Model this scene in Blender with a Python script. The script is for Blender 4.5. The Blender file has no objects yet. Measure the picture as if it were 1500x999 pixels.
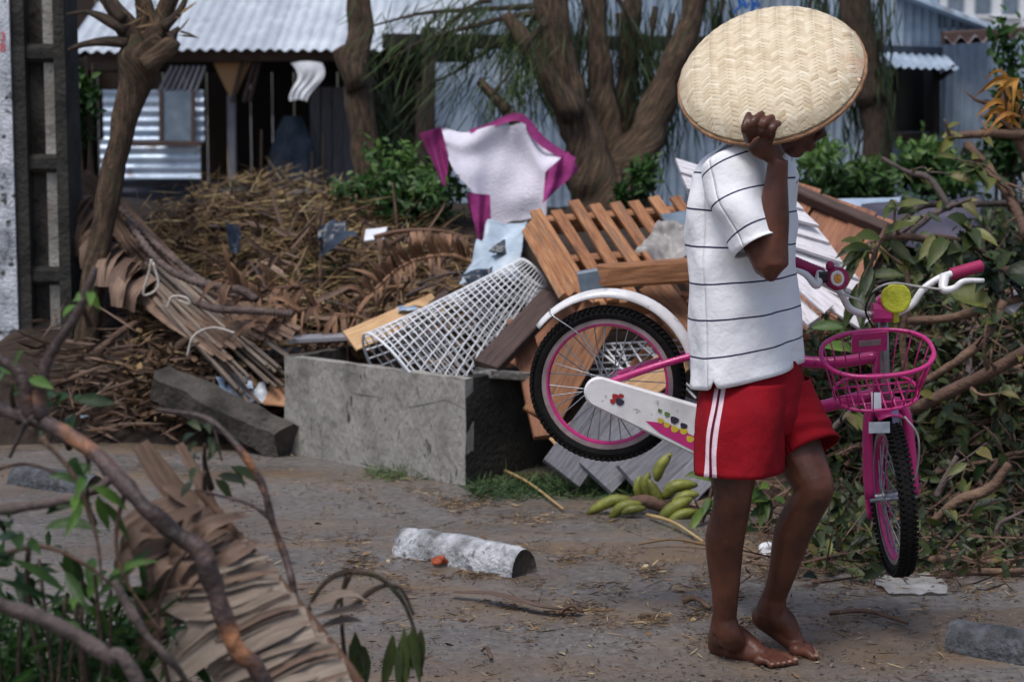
import bpy, bmesh, math, random
import numpy as np
from mathutils import Vector as V, Matrix, noise as mnoise
sc = bpy.context.scene
col = sc.collection
random.seed(7); rng = np.random.default_rng(7)
R_ = math.radians
# ------------------------------------------------------------------ camera
CAM_H, FPX, PITCH = 1.47, 2917.0, math.atan(349.5/2917.0)
cd = bpy.data.cameras.new('camera'); cam = bpy.data.objects.new('camera', cd); col.objects.link(cam)
cam.location = (0, 0, CAM_H); cam.rotation_euler = (math.pi/2-PITCH, 0, 0)
cd.sensor_width = 36; cd.lens = FPX/1500*36; cd.clip_end = 500; cd.clip_start = .05
cd.dof.use_dof = True; cd.dof.focus_distance = 5.3; cd.dof.aperture_fstop = 4.5
sc.camera = cam
# ------------------------------------------------------------------ sky, sun, exposure
SUN_EL, SUN_AZ = R_(66), R_(212)      # azimuth measured from +Y, clockwise: behind and left of the camera
w = bpy.data.worlds.new('World'); sc.world = w; w.use_nodes = True
nt = w.node_tree; bg = nt.nodes['Background']
sky = nt.nodes.new('ShaderNodeTexSky'); sky.sky_type = 'NISHITA'; sky.sun_disc = False
sky.sun_elevation = SUN_EL; sky.sun_rotation = SUN_AZ
sky.air_density = 1.0; sky.dust_density = 3.0; sky.ozone_density = 1.0
nt.links.new(sky.outputs[0], bg.inputs[0]); bg.inputs[1].default_value = 0.09
sd = bpy.data.lights.new('sun', 'SUN'); so = bpy.data.objects.new('sun', sd); col.objects.link(so)
sd.energy = 1.5; sd.angle = R_(22); sd.color = (1, .985, .965)
sdir = V((math.sin(SUN_AZ)*math.cos(SUN_EL), math.cos(SUN_AZ)*math.cos(SUN_EL), math.sin(SUN_EL)))
so.rotation_euler = sdir.to_track_quat('Z', 'Y').to_euler(); so.location = sdir*30
sc.view_settings.view_transform = 'Standard'; sc.view_settings.look = 'None'
sc.view_settings.gamma = 1; sc.view_settings.exposure = 0.62
sc.render.engine = 'CYCLES'
sc.cycles.use_denoising = True; sc.cycles.max_bounces = 5; sc.cycles.diffuse_bounces = 3
sc.cycles.glossy_bounces = 2; sc.cycles.transmission_bounces = 4; sc.cycles.transparent_max_bounces = 6
# ------------------------------------------------------------------ helpers
CT, ST = math.cos(PITCH), math.sin(PITCH)
def at(px, py, Y):
    """world point on the sight line of a photograph position, at distance Y down the street"""
    a, b = (px-750)/FPX, (499.5-py)/FPX
    d = V((a, CT+ST*b, -ST+CT*b)); return V((0, 0, CAM_H))+d*(Y/d.y)
def gr(px, py, z=0):
    a, b = (px-750)/FPX, (499.5-py)/FPX
    d = V((a, CT+ST*b, -ST+CT*b)); return V((0, 0, CAM_H))+d*((z-CAM_H)/d.z)
def lin(*c):
    return tuple((x/255/12.92 if x/255 <= .04045 else ((x/255+.055)/1.055)**2.4) for x in c)
def U(a, b): return random.uniform(a, b)
def lerp(a, b, t): return a+(b-a)*t
def catmull(pts, n):
    """smooth polyline through pts, n points"""
    P = [V(p) for p in pts]; P = [P[0]*2-P[1]]+P+[P[-1]*2-P[-2]]
    out = []; m = len(P)-3
    for k in range(n):
        t = k/(n-1)*m; i = min(int(t), m-1); t -= i
        a, b, c, d = P[i:i+4]
        out.append(.5*((2*b)+(c-a)*t+(2*a-5*b+4*c-d)*t*t+(3*b-a-3*c+d)*t**3))
    return out
def interp(vals, n):
    m = len(vals)-1; out = []
    for k in range(n):
        t = k/(n-1)*m; i = min(int(t), m-1); t -= i
        out.append(vals[i]*(1-t)+vals[i+1]*t)
    return out
BASE = {}
class MB:
    def __init__(s): s.v = []; s.f = []; s.uv = []; s.t = []; s.m = []
    def add(s, vs, fs, uvs=None, tint=None, mi=0):
        o = len(s.v); s.v += [tuple(p) for p in vs]
        if tint is None: tint = random.random()
        for k, f in enumerate(fs):
            s.f.append(tuple(i+o for i in f)); s.t.append(tint); s.m.append(mi)
            s.uv.append([uvs[i] for i in f] if uvs is not None else [(0, 0)]*len(f))
        return s
    def box(s, c, size, R=None, tint=None, bev=0, mi=0):
        c = V(c); R = R or Matrix.Identity(3); x, y, z = [k/2 for k in size]
        return s.bar(c-R@V((x, 0, 0)), c+R@V((x, 0, 0)), size[1], size[2], R@V((0, 0, 1)), tint, bev=bev, mi=mi)
    def bar(s, p0, p1, w, h, up=(0, 0, 1), tint=None, jag=0, bev=0, warp=0, mi=0, nseg=1):
        """plank from p0 to p1: w across, h along up; uv in metres along the length; jag makes broken ends"""
        p0, p1 = V(p0), V(p1); d = (p1-p0); L = d.length; d.normalize(); up = V(up)
        s_ = d.cross(up).normalized(); up = s_.cross(d).normalized()
        if bev == 0: bev = min(w, h)*.12
        cs = [(-w/2+bev, -h/2), (w/2-bev, -h/2), (w/2, -h/2+bev), (w/2, h/2-bev), (w/2-bev, h/2), (-w/2+bev, h/2), (-w/2, h/2-bev), (-w/2, -h/2+bev)]
        ou, ov = U(0, 9), U(0, 9); vs = []; uvs = []; n = 8
        per = [0]
        for k in range(n): per.append(per[-1]+math.dist(cs[k], cs[(k+1) % n]))
        bend = [U(-1, 1)*warp for _ in range(nseg+1)]
        for k in range(nseg+1):
            c = p0+d*(L*k/nseg)+up*bend[k]*L
            for q in range(n):
                j = 0
                if jag and k in (0, nseg): j = U(-1, 1)*jag
                vs.append(c+s_*cs[q][0]+up*cs[q][1]+d*j); uvs.append((ou+L*k/nseg, ov+per[q]))
        fs = []
        for k in range(nseg):
            for q in range(n):
                fs.append((k*n+q, k*n+(q+1) % n, (k+1)*n+(q+1) % n, (k+1)*n+q))
        fs.append(tuple(range(n-1, -1, -1))); fs.append(tuple(nseg*n+q for q in range(n)))
        return s.add(vs, fs, uvs, tint, mi)
    def tube(s, pts, rad, n=8, cap=True, tint=None, jit=0, closed=False, flat=1, ref=None, mi=0, jf=9):
        P = [V(p) for p in pts]; m = len(P)
        if not hasattr(rad, '__len__'): rad = [rad]*m
        if len(rad) != m: rad = interp(rad, m)
        vs = []; uvs = []; L = U(0, 5); prev = None; ov = U(0, 5)
        for k in range(m):
            d = (P[(k+1) % m]-P[k-1]) if closed else (P[min(k+1, m-1)]-P[max(k-1, 0)])
            d.normalize()
            if ref is not None: x = V(ref)-d*V(ref).dot(d)
            elif prev is None:
                x = V((0, 0, 1)) if abs(d.z) < .9 else V((1, 0, 0)); x = x-d*x.dot(d)
            else: x = prev-d*prev.dot(d)
            x.normalize(); prev = x; y = d.cross(x)
            if k: L += (P[k]-P[k-1]).length
            for q in range(n):
                a = 2*math.pi*q/n; r = rad[k]
                dv = x*math.cos(a)*flat+y*math.sin(a)
                if jit: r *= 1+jit*mnoise.noise((P[k]+dv*r)*jf)
                vs.append(P[k]+dv*r); uvs.append((L, ov+a*rad[k]))
        fs = []
        for k in range(m if closed else m-1):
            for q in range(n): fs.append((k*n+q, k*n+(q+1) % n, ((k+1) % m)*n+(q+1) % n, ((k+1) % m)*n+q))
        if cap and not closed:
            fs.append(tuple(range(n-1, -1, -1))); fs.append(tuple((m-1)*n+q for q in range(n)))
        return s.add(vs, fs, uvs, tint, mi)
    def ell(s, c, r, R=None, nu=16, nv=10, tint=None, jit=0, jf=6):
        c = V(c); R = R or Matrix.Identity(3); vs = []; fs = []; uvs = []
        for i in range(nv+1):
            t = math.pi*i/nv
            for j in range(nu):
                p = 2*math.pi*j/nu
                q = V((math.sin(t)*math.cos(p), math.sin(t)*math.sin(p), math.cos(t)))
                k = 1+(jit*mnoise.noise((c+V((q.x*r[0], q.y*r[1], q.z*r[2])))*jf) if jit else 0)
                vs.append(c+R@V((q.x*r[0]*k, q.y*r[1]*k, q.z*r[2]*k))); uvs.append((j/nu, i/nv))
        for i in range(nv):
            for j in range(nu): fs.append((i*nu+j, (i+1)*nu+j, (i+1)*nu+(j+1) % nu, i*nu+(j+1) % nu))
        return s.add(vs, fs, uvs, tint)
    def grid(s, fn, nu, nv, tint=None, wrap=False, us=1, vs_=1, mi=0):
        vs = []; uvs = []; fs = []
        for j in range(nv+1):
            for i in range(nu+1):
                vs.append(fn(i/nu, j/nv)); uvs.append((i/nu*us, j/nv*vs_))
        for j in range(nv):
            for i in range(nu): a = j*(nu+1)+i; fs.append((a, a+1, a+nu+2, a+nu+1))
        return s.add(vs, fs, uvs, tint, mi)
    def strip(s, pts, wid, nrm, fold=.15, tint=None, tw=0):
        """leaf blade: 3 points across with a fold along the middle"""
        P = [V(p) for p in pts]; m = len(P)
        if not hasattr(wid, '__len__'): wid = [wid]*m
        if len(wid) != m: wid = interp(wid, m)
        vs = []; uvs = []; fs = []; L = 0; ou = U(0, 5)
        for k in range(m):
            d = (P[min(k+1, m-1)]-P[max(k-1, 0)]).normalized(); n = V(nrm); s_ = d.cross(n)
            if s_.length < 1e-4: s_ = d.orthogonal()
            s_.normalize(); n = s_.cross(d)
            if tw:
                a = tw*k/(m-1); s_, n = s_*math.cos(a)+n*math.sin(a), n*math.cos(a)-s_*math.sin(a)
            if k: L += (P[k]-P[k-1]).length
            for q in (-1, 0, 1):
                vs.append(P[k]+s_*q*wid[k]/2+n*(abs(q)*fold*wid[k])); uvs.append((ou+L, q*wid[k]/2))
        for k in range(m-1):
            for q in (0, 1): fs.append((k*3+q, k*3+q+1, k*3+q+4, k*3+q+3))
        return s.add(vs, fs, uvs, tint)
    def build(s, name, mat, parent=None, smooth=False, base=None):
        me = bpy.data.meshes.new(name)
        if parent is not None: b = BASE[parent.name]
        elif base is not None: b = V(base)
        else:
            a = np.array(s.v); lo, hi = a.min(0), a.max(0); b = V(((lo[0]+hi[0])/2, (lo[1]+hi[1])/2, lo[2]))
        a = np.array(s.v)-np.array(b)
        me.from_pydata(a.tolist(), [], s.f)
        ul = me.uv_layers.new(name='UVMap'); ul.data.foreach_set('uv', [c for f in s.uv for p in f for c in p])
        at_ = me.attributes.new('tint', 'FLOAT', 'FACE'); at_.data.foreach_set('value', s.t)
        for m in (mat if isinstance(mat, (list, tuple)) else [mat]): me.materials.append(m)
        if any(s.m): me.polygons.foreach_set('material_index', s.m)
        if smooth: me.polygons.foreach_set('use_smooth', [True]*len(me.polygons))
        o = bpy.data.objects.new(name, me); col.objects.link(o)
        if parent is not None: o.parent = parent
        else: o.location = b
        BASE[o.name] = b
        return o
def mass(name, mat, bases, dirs, L, W, tints, parent=None, fold=.2, bend=.25, nrm=None, base=None, smooth=False):
    """many leaves / straws at once: 8 points each"""
    B = np.asarray(bases, float); n = len(B)
    D = np.asarray(dirs, float); D /= np.linalg.norm(D, axis=1)[:, None]+1e-9
    Nn = rng.normal(size=(n, 3)) if nrm is None else np.asarray(nrm, float)+rng.normal(size=(n, 3))*.35
    S = np.cross(D, Nn); S /= np.linalg.norm(S, axis=1)[:, None]+1e-9
    Nn = np.cross(S, D); L = np.broadcast_to(np.asarray(L, float), (n,))[:, None]; W = np.broadcast_to(np.asarray(W, float), (n,))[:, None]
    bd = (rng.uniform(-1, 1, (n, 1))*.6+.4)*bend
    vs = np.zeros((n, 8, 3)); vs[:, 0] = B
    for k, (t, wf) in enumerate(((.32, 1.0), (.7, .8))):
        c = B+D*L*t-Nn*L*bd*t*t
        vs[:, 1+3*k] = c-S*W/2*wf+Nn*W*fold; vs[:, 2+3*k] = c; vs[:, 3+3*k] = c+S*W/2*wf+Nn*W*fold
    vs[:, 7] = B+D*L-Nn*L*bd
    quads = np.array([[1, 2, 5, 4], [2, 3, 6, 5]]); tris = np.array([[0, 2, 1], [0, 3, 2], [4, 5, 7], [5, 6, 7]])
    off = (np.arange(n)*8)[:, None, None]
    loops = np.concatenate([(quads[None]+off).reshape(n, -1), (tris[None]+off).reshape(n, -1)], axis=1)
    tot = np.tile([4, 4, 3, 3, 3, 3], n); start = np.concatenate([[0], np.cumsum(tot)[:-1]])
    b = np.array(BASE[parent.name]) if parent is not None else (np.array(base) if base is not None else np.array([*(vs.reshape(-1, 3).mean(0)[:2]), vs[..., 2].min()]))
    me = bpy.data.meshes.new(name); me.vertices.add(n*8); me.vertices.foreach_set('co', (vs-b).ravel())
    me.loops.add(n*20); me.loops.foreach_set('vertex_index', loops.ravel().astype(np.int32))
    me.polygons.add(n*6); me.polygons.foreach_set('loop_start', start.astype(np.int32)); me.polygons.foreach_set('loop_total', tot.astype(np.int32))
    me.update(calc_edges=True); me.validate()
    a = me.attributes.new('tint', 'FLOAT', 'FACE'); a.data.foreach_set('value', np.repeat(np.broadcast_to(tints, (n,)), 6))
    if smooth: me.polygons.foreach_set('use_smooth', [True]*len(me.polygons))
    me.materials.append(mat)
    o = bpy.data.objects.new(name, me); col.objects.link(o)
    if parent is not None: o.parent = parent
    else: o.location = b
    BASE[o.name] = V(b)
    return o
def tag(o, label=None, cat=None, group=None, kind=None):
    if label: o['label'] = label
    if cat: o['category'] = cat
    if group: o['group'] = group
    if kind: o['kind'] = kind
    return o
def thing(name, label, cat, loc, group=None):
    o = bpy.data.objects.new(name, None); col.objects.link(o); o.location = loc; o.empty_display_size = .1
    BASE[o.name] = V(loc); return tag(o, label, cat, group)
# ------------------------------------------------------------------ materials
def pm(name, stops, scale=6, detail=5, rough=.7, rvar=.2, bump=.2, bscale=40, coord='Object', stretch=(1, 1, 1), tint=0, rand=0, metal=0, spec=.4, trans=0, spots=None, dist=0):
    m = bpy.data.materials.new(name); m.use_nodes = True; nt = m.node_tree; N = nt.nodes; K = nt.links.new
    P = N['Principled BSDF']; tc = N.new('ShaderNodeTexCoord'); mp = N.new('ShaderNodeMapping'); mp.inputs['Scale'].default_value = stretch
    K(tc.outputs[coord], mp.inputs['Vector'])
    nz = N.new('ShaderNodeTexNoise'); nz.inputs['Scale'].default_value = scale; nz.inputs['Detail'].default_value = detail; nz.inputs['Roughness'].default_value = .62; nz.inputs['Distortion'].default_value = dist
    K(mp.outputs[0], nz.inputs['Vector'])
    st = N.new('ShaderNodeMapRange'); st.inputs[1].default_value = .25; st.inputs[2].default_value = .75; K(nz.outputs[0], st.inputs[0])
    fac = st.outputs[0]
    def blend(fac, src, w):
        mx = N.new('ShaderNodeMix'); mx.inputs[0].default_value = w; K(fac, mx.inputs[2]); K(src, mx.inputs[3]); return mx.outputs[0]
    if tint:
        an = N.new('ShaderNodeAttribute'); an.attribute_name = 'tint'; fac = blend(fac, an.outputs['Fac'], tint)
    if rand:
        oi = N.new('ShaderNodeObjectInfo'); fac = blend(fac, oi.outputs['Random'], rand)
    rp = N.new('ShaderNodeValToRGB'); el = rp.color_ramp.elements
    while len(el) < len(stops): el.new(.5)
    for e, (p, c) in zip(el, stops): e.position = p; e.color = (*c, 1)
    K(fac, rp.inputs[0]); cout = rp.outputs[0]
    if spots:
        for (sc_, lo, hi, c) in spots:
            n2 = N.new('ShaderNodeTexNoise'); n2.inputs['Scale'].default_value = sc_; n2.inputs['Detail'].default_value = 6; K(mp.outputs[0], n2.inputs['Vector'])
            mr = N.new('ShaderNodeMapRange'); mr.inputs[1].default_value = lo; mr.inputs[2].default_value = hi; K(n2.outputs[0], mr.inputs[0])
            mx = N.new('ShaderNodeMix'); mx.data_type = 'RGBA'; K(mr.outputs[0], mx.inputs[0]); K(cout, mx.inputs[6]); mx.inputs[7].default_value = (*c, 1); cout = mx.outputs[2]
    K(cout, P.inputs['Base Color'])
    rr = N.new('ShaderNodeMapRange'); rr.inputs[3].default_value = max(.03, rough-rvar); rr.inputs[4].default_value = min(1, rough+rvar)
    b2 = N.new('ShaderNodeTexNoise'); b2.inputs['Scale'].default_value = bscale; b2.inputs['Detail'].default_value = 5; K(mp.outputs[0], b2.inputs['Vector'])
    K(b2.outputs[0], rr.inputs[0]); K(rr.outputs[0], P.inputs['Roughness'])
    if bump:
        bn = N.new('ShaderNodeBump'); bn.inputs['Strength'].default_value = bump; bn.inputs['Distance'].default_value = .02; K(b2.outputs[0], bn.inputs['Height']); K(bn.outputs[0], P.inputs['Normal'])
    P.inputs['Metallic'].default_value = metal; P.inputs['Specular IOR Level'].default_value = spec
    if trans:
        tr = N.new('ShaderNodeBsdfTranslucent'); K(cout, tr.inputs['Color']); ms = N.new('ShaderNodeMixShader'); ms.inputs[0].default_value = trans
        K(P.outputs[0], ms.inputs[1]); K(tr.outputs[0], ms.inputs[2]); K(ms.outputs[0], N['Material Output'].inputs[0])
    return m
def two(a, b, lo=.2, hi=.8): return [(lo, a), (hi, b)]
M = {}
WS = (1.5, 22, 22)
M['concrete'] = pm('concrete', [(.1, lin(104, 100, 95)), (.5, lin(148, 145, 139)), (.85, lin(172, 169, 163))], 4, 9, .85, .1, .5, 60, spots=[(34, .64, .72, lin(96, 92, 86)), (2.2, .5, .72, lin(112, 108, 100)), (7, .6, .75, lin(90, 86, 78))])
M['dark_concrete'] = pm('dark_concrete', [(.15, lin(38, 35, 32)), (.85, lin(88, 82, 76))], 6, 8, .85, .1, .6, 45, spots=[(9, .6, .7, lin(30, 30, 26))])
M['black_concrete'] = pm('near_black_concrete', [(.15, lin(26, 25, 23)), (.8, lin(60, 58, 54))], 6, 8, .9, .1, .6, 45)  # near-black tone; on the pole it paints the side in shadow
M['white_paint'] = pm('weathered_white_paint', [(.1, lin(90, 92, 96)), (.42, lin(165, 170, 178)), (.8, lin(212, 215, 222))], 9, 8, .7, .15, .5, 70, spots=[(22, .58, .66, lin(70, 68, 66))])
M['wheel_stop'] = pm('worn_painted_concrete', [(.2, lin(92, 92, 92)), (.5, lin(158, 160, 164)), (.8, lin(206, 208, 212))], 9, 8, .75, .15, .7, 60, spots=[(24, .56, .66, lin(112, 112, 114)), (9, .6, .72, lin(120, 118, 114)), (60, .64, .7, lin(84, 82, 80))])
M['stop_grey'] = pm('worn_grey_concrete', [(.2, lin(46, 47, 50)), (.8, lin(98, 101, 108))], 12, 8, .75, .15, .7, 60, spots=[(16, .52, .62, lin(62, 62, 64))])
M['tin'] = pm('galvanised_tin', [(.1, lin(112, 124, 138)), (.5, lin(150, 166, 184)), (.85, lin(188, 203, 218))], 3, 6, .5, .15, .1, 25, metal=.05, rand=.25, spots=[(1.7, .62, .8, lin(100, 92, 86))])
M['tin_roof'] = pm('galvanised_roof_tin', [(.1, lin(166, 173, 180)), (.5, lin(196, 202, 208)), (.85, lin(222, 227, 231))], 4, 6, .38, .15, .1, 25, metal=.2, rand=.3, spots=[(2, .66, .8, lin(150, 158, 165))])
M['tin_bright'] = pm('bright_tin', [(.1, lin(150, 168, 190)), (.85, lin(205, 220, 236))], 4, 6, .38, .15, .1, 25, metal=.2, spots=[(5, .62, .72, lin(110, 100, 96))])
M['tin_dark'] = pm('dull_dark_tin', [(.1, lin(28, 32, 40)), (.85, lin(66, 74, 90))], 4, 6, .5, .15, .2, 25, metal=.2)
M['tin_rust'] = pm('rusty_tin', [(.1, lin(60, 48, 44)), (.5, lin(98, 88, 86)), (.9, lin(140, 140, 146))], 5, 7, .6, .15, .2, 25, metal=.15)
M['plum_tin'] = pm('painted_plum_tin', [(.1, lin(50, 44, 54)), (.85, lin(88, 80, 92))], 3, 6, .4, .15, .1, 25)
M['wood'] = pm('pallet_wood', [(.1, lin(84, 54, 38)), (.45, lin(144, 96, 63)), (.85, lin(188, 138, 98))], 5, 8, .65, .15, .3, 30, 'UV', (1.5, 16, 1), rand=.3, spots=[(4, .56, .72, lin(88, 64, 50)), (1.2, .55, .75, lin(118, 96, 78))])
M['red_wood'] = pm('reddish_wood', [(.1, lin(104, 68, 52)), (.85, lin(172, 120, 92))], 5, 8, .65, .15, .3, 30, 'UV', (1.5, 16, 1), rand=.3)
M['pale_wood'] = pm('pale_wood', [(.1, lin(165, 122, 82)), (.85, lin(222, 184, 138))], 5, 8, .7, .15, .3, 30, 'UV', (1.5, 16, 1), rand=.3)
M['dark_wood'] = pm('dark_wood', [(.1, lin(40, 30, 27)), (.85, lin(96, 76, 70))], 5, 8, .7, .15, .4, 30, 'UV', (1.5, 16, 1), rand=.3)
M['shed_wood'] = pm('brown_shade_wood', [(.1, lin(20, 16, 14)), (.85, lin(58, 46, 40))], 5, 8, .8, .15, .4, 30, 'UV', (1.5, 16, 1), rand=.5)  # dark brown, deepened so the veranda's shade sits in the colour
M['grey_wood'] = pm('weathered_grey_wood', [(.1, lin(78, 76, 80)), (.85, lin(150, 150, 158))], 5, 8, .7, .15, .4, 30, 'UV', (1.5, 16, 1), rand=.4)
M['white_wood'] = pm('white_painted_wood', [(.1, lin(176, 172, 176)), (.5, lin(212, 208, 214)), (.85, lin(228, 225, 232))], 6, 8, .55, .15, .3, 30, 'UV', (1.5, 12, 1), spots=[(9, .64, .7, lin(130, 110, 100))])
M['bark'] = pm('bark', [(.1, lin(40, 32, 26)), (.45, lin(80, 64, 50)), (.85, lin(122, 100, 80))], 5, 8, .85, .1, .9, 24, 'UV', (2, 9, 1), spots=[(3, .58, .72, lin(62, 70, 44))])
M['bark_dark'] = pm('dark_bark', [(.1, lin(40, 32, 28)), (.85, lin(100, 82, 68))], 7, 8, .85, .1, .9, 30, 'UV', (2, 9, 1), spots=[(3, .56, .7, lin(52, 62, 40))])
M['twig'] = pm('twig_bark', [(.1, lin(48, 36, 31)), (.5, lin(92, 70, 58)), (.85, lin(134, 108, 88))], 7, 8, .8, .1, .5, 60, tint=.3, rand=.3)
M['grey_twig'] = pm('grey_twig_bark', [(.1, lin(46, 40, 38)), (.85, lin(104, 90, 86))], 9, 8, .75, .1, .5, 60, rand=.2)
M['peeled'] = pm('peeled_branch', [(.15, lin(44, 35, 33)), (.5, lin(78, 63, 61)), (.64, lin(108, 76, 60)), (.92, lin(170, 116, 78))], 9, 8, .55, .15, .5, 50)
M['leaf'] = pm('broad_leaf', [(0, lin(28, 42, 22)), (.35, lin(56, 82, 34)), (.6, lin(98, 118, 44)), (.8, lin(142, 140, 62)), (1, lin(128, 92, 48))], 12, 4, .5, .15, .1, 60, tint=.75, trans=.25)
M['olive_leaf'] = pm('olive_leaf', [(0, lin(15, 22, 14)), (.3, lin(36, 50, 27)), (.55, lin(70, 82, 38)), (.78, lin(114, 114, 54)), (1, lin(88, 64, 42))], 12, 4, .5, .15, .1, 60, tint=.75, trans=.22)
M['fresh_leaf'] = pm('fresh_leaf', [(0, lin(20, 34, 18)), (.4, lin(44, 72, 30)), (.8, lin(84, 118, 48)), (1, lin(134, 160, 80))], 12, 4, .5, .15, .1, 60, tint=.75, trans=.3)
M['needle'] = pm('needle_foliage', [(0, lin(20, 30, 20)), (.5, lin(50, 68, 40)), (1, lin(100, 116, 66))], 3, 4, .6, .1, 0, 60, tint=.7, trans=.25)
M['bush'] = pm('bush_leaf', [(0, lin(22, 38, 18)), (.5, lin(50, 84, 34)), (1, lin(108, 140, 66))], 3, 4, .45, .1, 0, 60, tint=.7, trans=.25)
M['straw'] = pm('straw', [(0, lin(52, 38, 29)), (.4, lin(110, 86, 60)), (.75, lin(166, 140, 96)), (1, lin(204, 190, 140))], 5, 4, .75, .1, 0, 60, tint=.8, trans=.1)
M['litter'] = pm('leaf_litter', [(0, lin(38, 28, 22)), (.5, lin(92, 70, 52)), (.85, lin(158, 130, 92)), (1, lin(190, 176, 140))], 5, 4, .8, .1, 0, 60, tint=.8)
M['dead_frond'] = pm('dead_frond', [(0, lin(58, 41, 32)), (.45, lin(108, 78, 58)), (.8, lin(156, 118, 90)), (1, lin(190, 158, 128))], 6, 6, .6, .15, .3, 40, 'UV', (2, 26, 1), tint=.45)
M['dead_brown'] = pm('dead_brown_leaf', [(0, lin(54, 41, 34)), (.5, lin(108, 86, 72)), (1, lin(164, 138, 120))], 6, 6, .6, .15, .3, 40, 'UV', (2, 26, 1), tint=.4, rand=.2)
M['dead_grey'] = pm('dead_grey_leaf', [(0, lin(76, 64, 57)), (.5, lin(132, 117, 104)), (1, lin(184, 170, 155))], 6, 6, .65, .15, .4, 40, 'UV', (2, 30, 1), tint=.35, rand=.2)
M['earth'] = pm('debris_earth', [(.1, lin(24, 19, 16)), (.85, lin(58, 45, 35))], 7, 8, .9, .1, .9, 25)  # darkened so the colour carries the shade between heaped things
M['rope'] = pm('twisted_rope', [(.1, lin(48, 40, 38)), (.85, lin(112, 96, 90))], 12, 6, .8, .1, .5, 60)
M['twine'] = pm('white_twine', [(.1, lin(150, 140, 130)), (.85, lin(205, 198, 190))], 12, 6, .8, .1, .3, 60)
M['white_plastic'] = pm('white_plastic', [(.1, lin(200, 202, 206)), (.85, lin(232, 234, 238))], 8, 5, .35, .1, .05, 60)
M['tarp'] = pm('pale_blue_tarp', [(.1, lin(135, 150, 164)), (.85, lin(192, 206, 218))], 6, 6, .4, .15, .3, 20)
M['clear_bag'] = pm('cloudy_plastic_sheet', [(.1, lin(150, 146, 142)), (.85, lin(214, 212, 210))], 9, 6, .3, .15, .3, 30, trans=.4)
M['blue_grey'] = pm('blue_grey_board', [(.1, lin(84, 98, 112)), (.85, lin(124, 138, 152))], 6, 6, .45, .15, .1, 30)
M['black_bag'] = pm('dark_plastic_bag', [(.1, lin(24, 30, 40)), (.85, lin(58, 68, 84))], 6, 6, .35, .15, .3, 30)
M['cloth_white'] = pm('white_knit', [(.1, lin(208, 204, 216)), (.85, lin(222, 218, 230))], 14, 8, .9, .05, .5, 120)
M['cloth_grey'] = pm('grey_cloth', [(.1, lin(60, 70, 84)), (.85, lin(110, 124, 142))], 8, 8, .9, .05, .3, 90)
M['magenta_fabric'] = pm('magenta_fabric', [(.1, lin(112, 30, 82)), (.85, lin(176, 66, 140))], 8, 8, .8, .1, .3, 90)
M['dark_window'] = pm('dark_opening', [(.1, lin(12, 13, 15)), (.85, lin(26, 28, 32))], 3, 3, .3, .1, 0, 30)
M['far_white'] = pm('far_white_plaster', [(.1, lin(205, 208, 214)), (.85, lin(232, 234, 238))], 1.5, 5, .9, .05, .1, 30)
M['banana'] = pm('banana_skin', [(.1, lin(64, 70, 26)), (.5, lin(108, 112, 44)), (.85, lin(142, 142, 66))], 14, 5, .5, .1, .1, 50, rand=.25, spots=[(60, .64, .7, lin(70, 60, 34))])
M['paper'] = pm('wet_paper', [(.1, lin(150, 158, 168)), (.85, lin(206, 210, 216))], 9, 5, .7, .1, .3, 30)
M['denim'] = pm('pale_blue_cloth', [(.1, lin(70, 92, 122)), (.5, lin(130, 150, 176)), (.85, lin(196, 204, 214))], 9, 5, .8, .1, .3, 30)
M['cardboard'] = pm('wet_cardboard', [(.1, lin(122, 84, 60)), (.85, lin(178, 134, 100))], 5, 5, .8, .1, .3, 30)
M['red_bit'] = pm('red_brown_husk', [(.1, lin(110, 44, 24)), (.85, lin(176, 82, 44))], 9, 5, .6, .1, .3, 30)
M['red_ink'] = pm('red_lettering', [(.1, lin(176, 60, 66)), (.85, lin(206, 110, 112))], 30, 5, .7, .1, 0, 30)
M['blue_string'] = pm('blue_string', [(.1, lin(20, 70, 140)), (.85, lin(40, 110, 190))], 9, 5, .6, .1, 0, 30)
M['planter'] = pm('stained_planter_concrete', [(.1, lin(96, 93, 88)), (.45, lin(140, 137, 131)), (.85, lin(170, 167, 160))], 5, 9, .85, .1, .7, 50, stretch=(1, 1, .45), spots=[(26, .62, .7, lin(74, 71, 66)), (5, .55, .75, lin(92, 88, 81)), (60, .66, .72, lin(56, 54, 50))])
M['grass'] = pm('green_ground_cover', [(0, lin(30, 48, 26)), (.5, lin(62, 88, 50)), (1, lin(122, 136, 84))], 3, 4, .7, .1, 0, 60, tint=.7, trans=.15)
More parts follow.
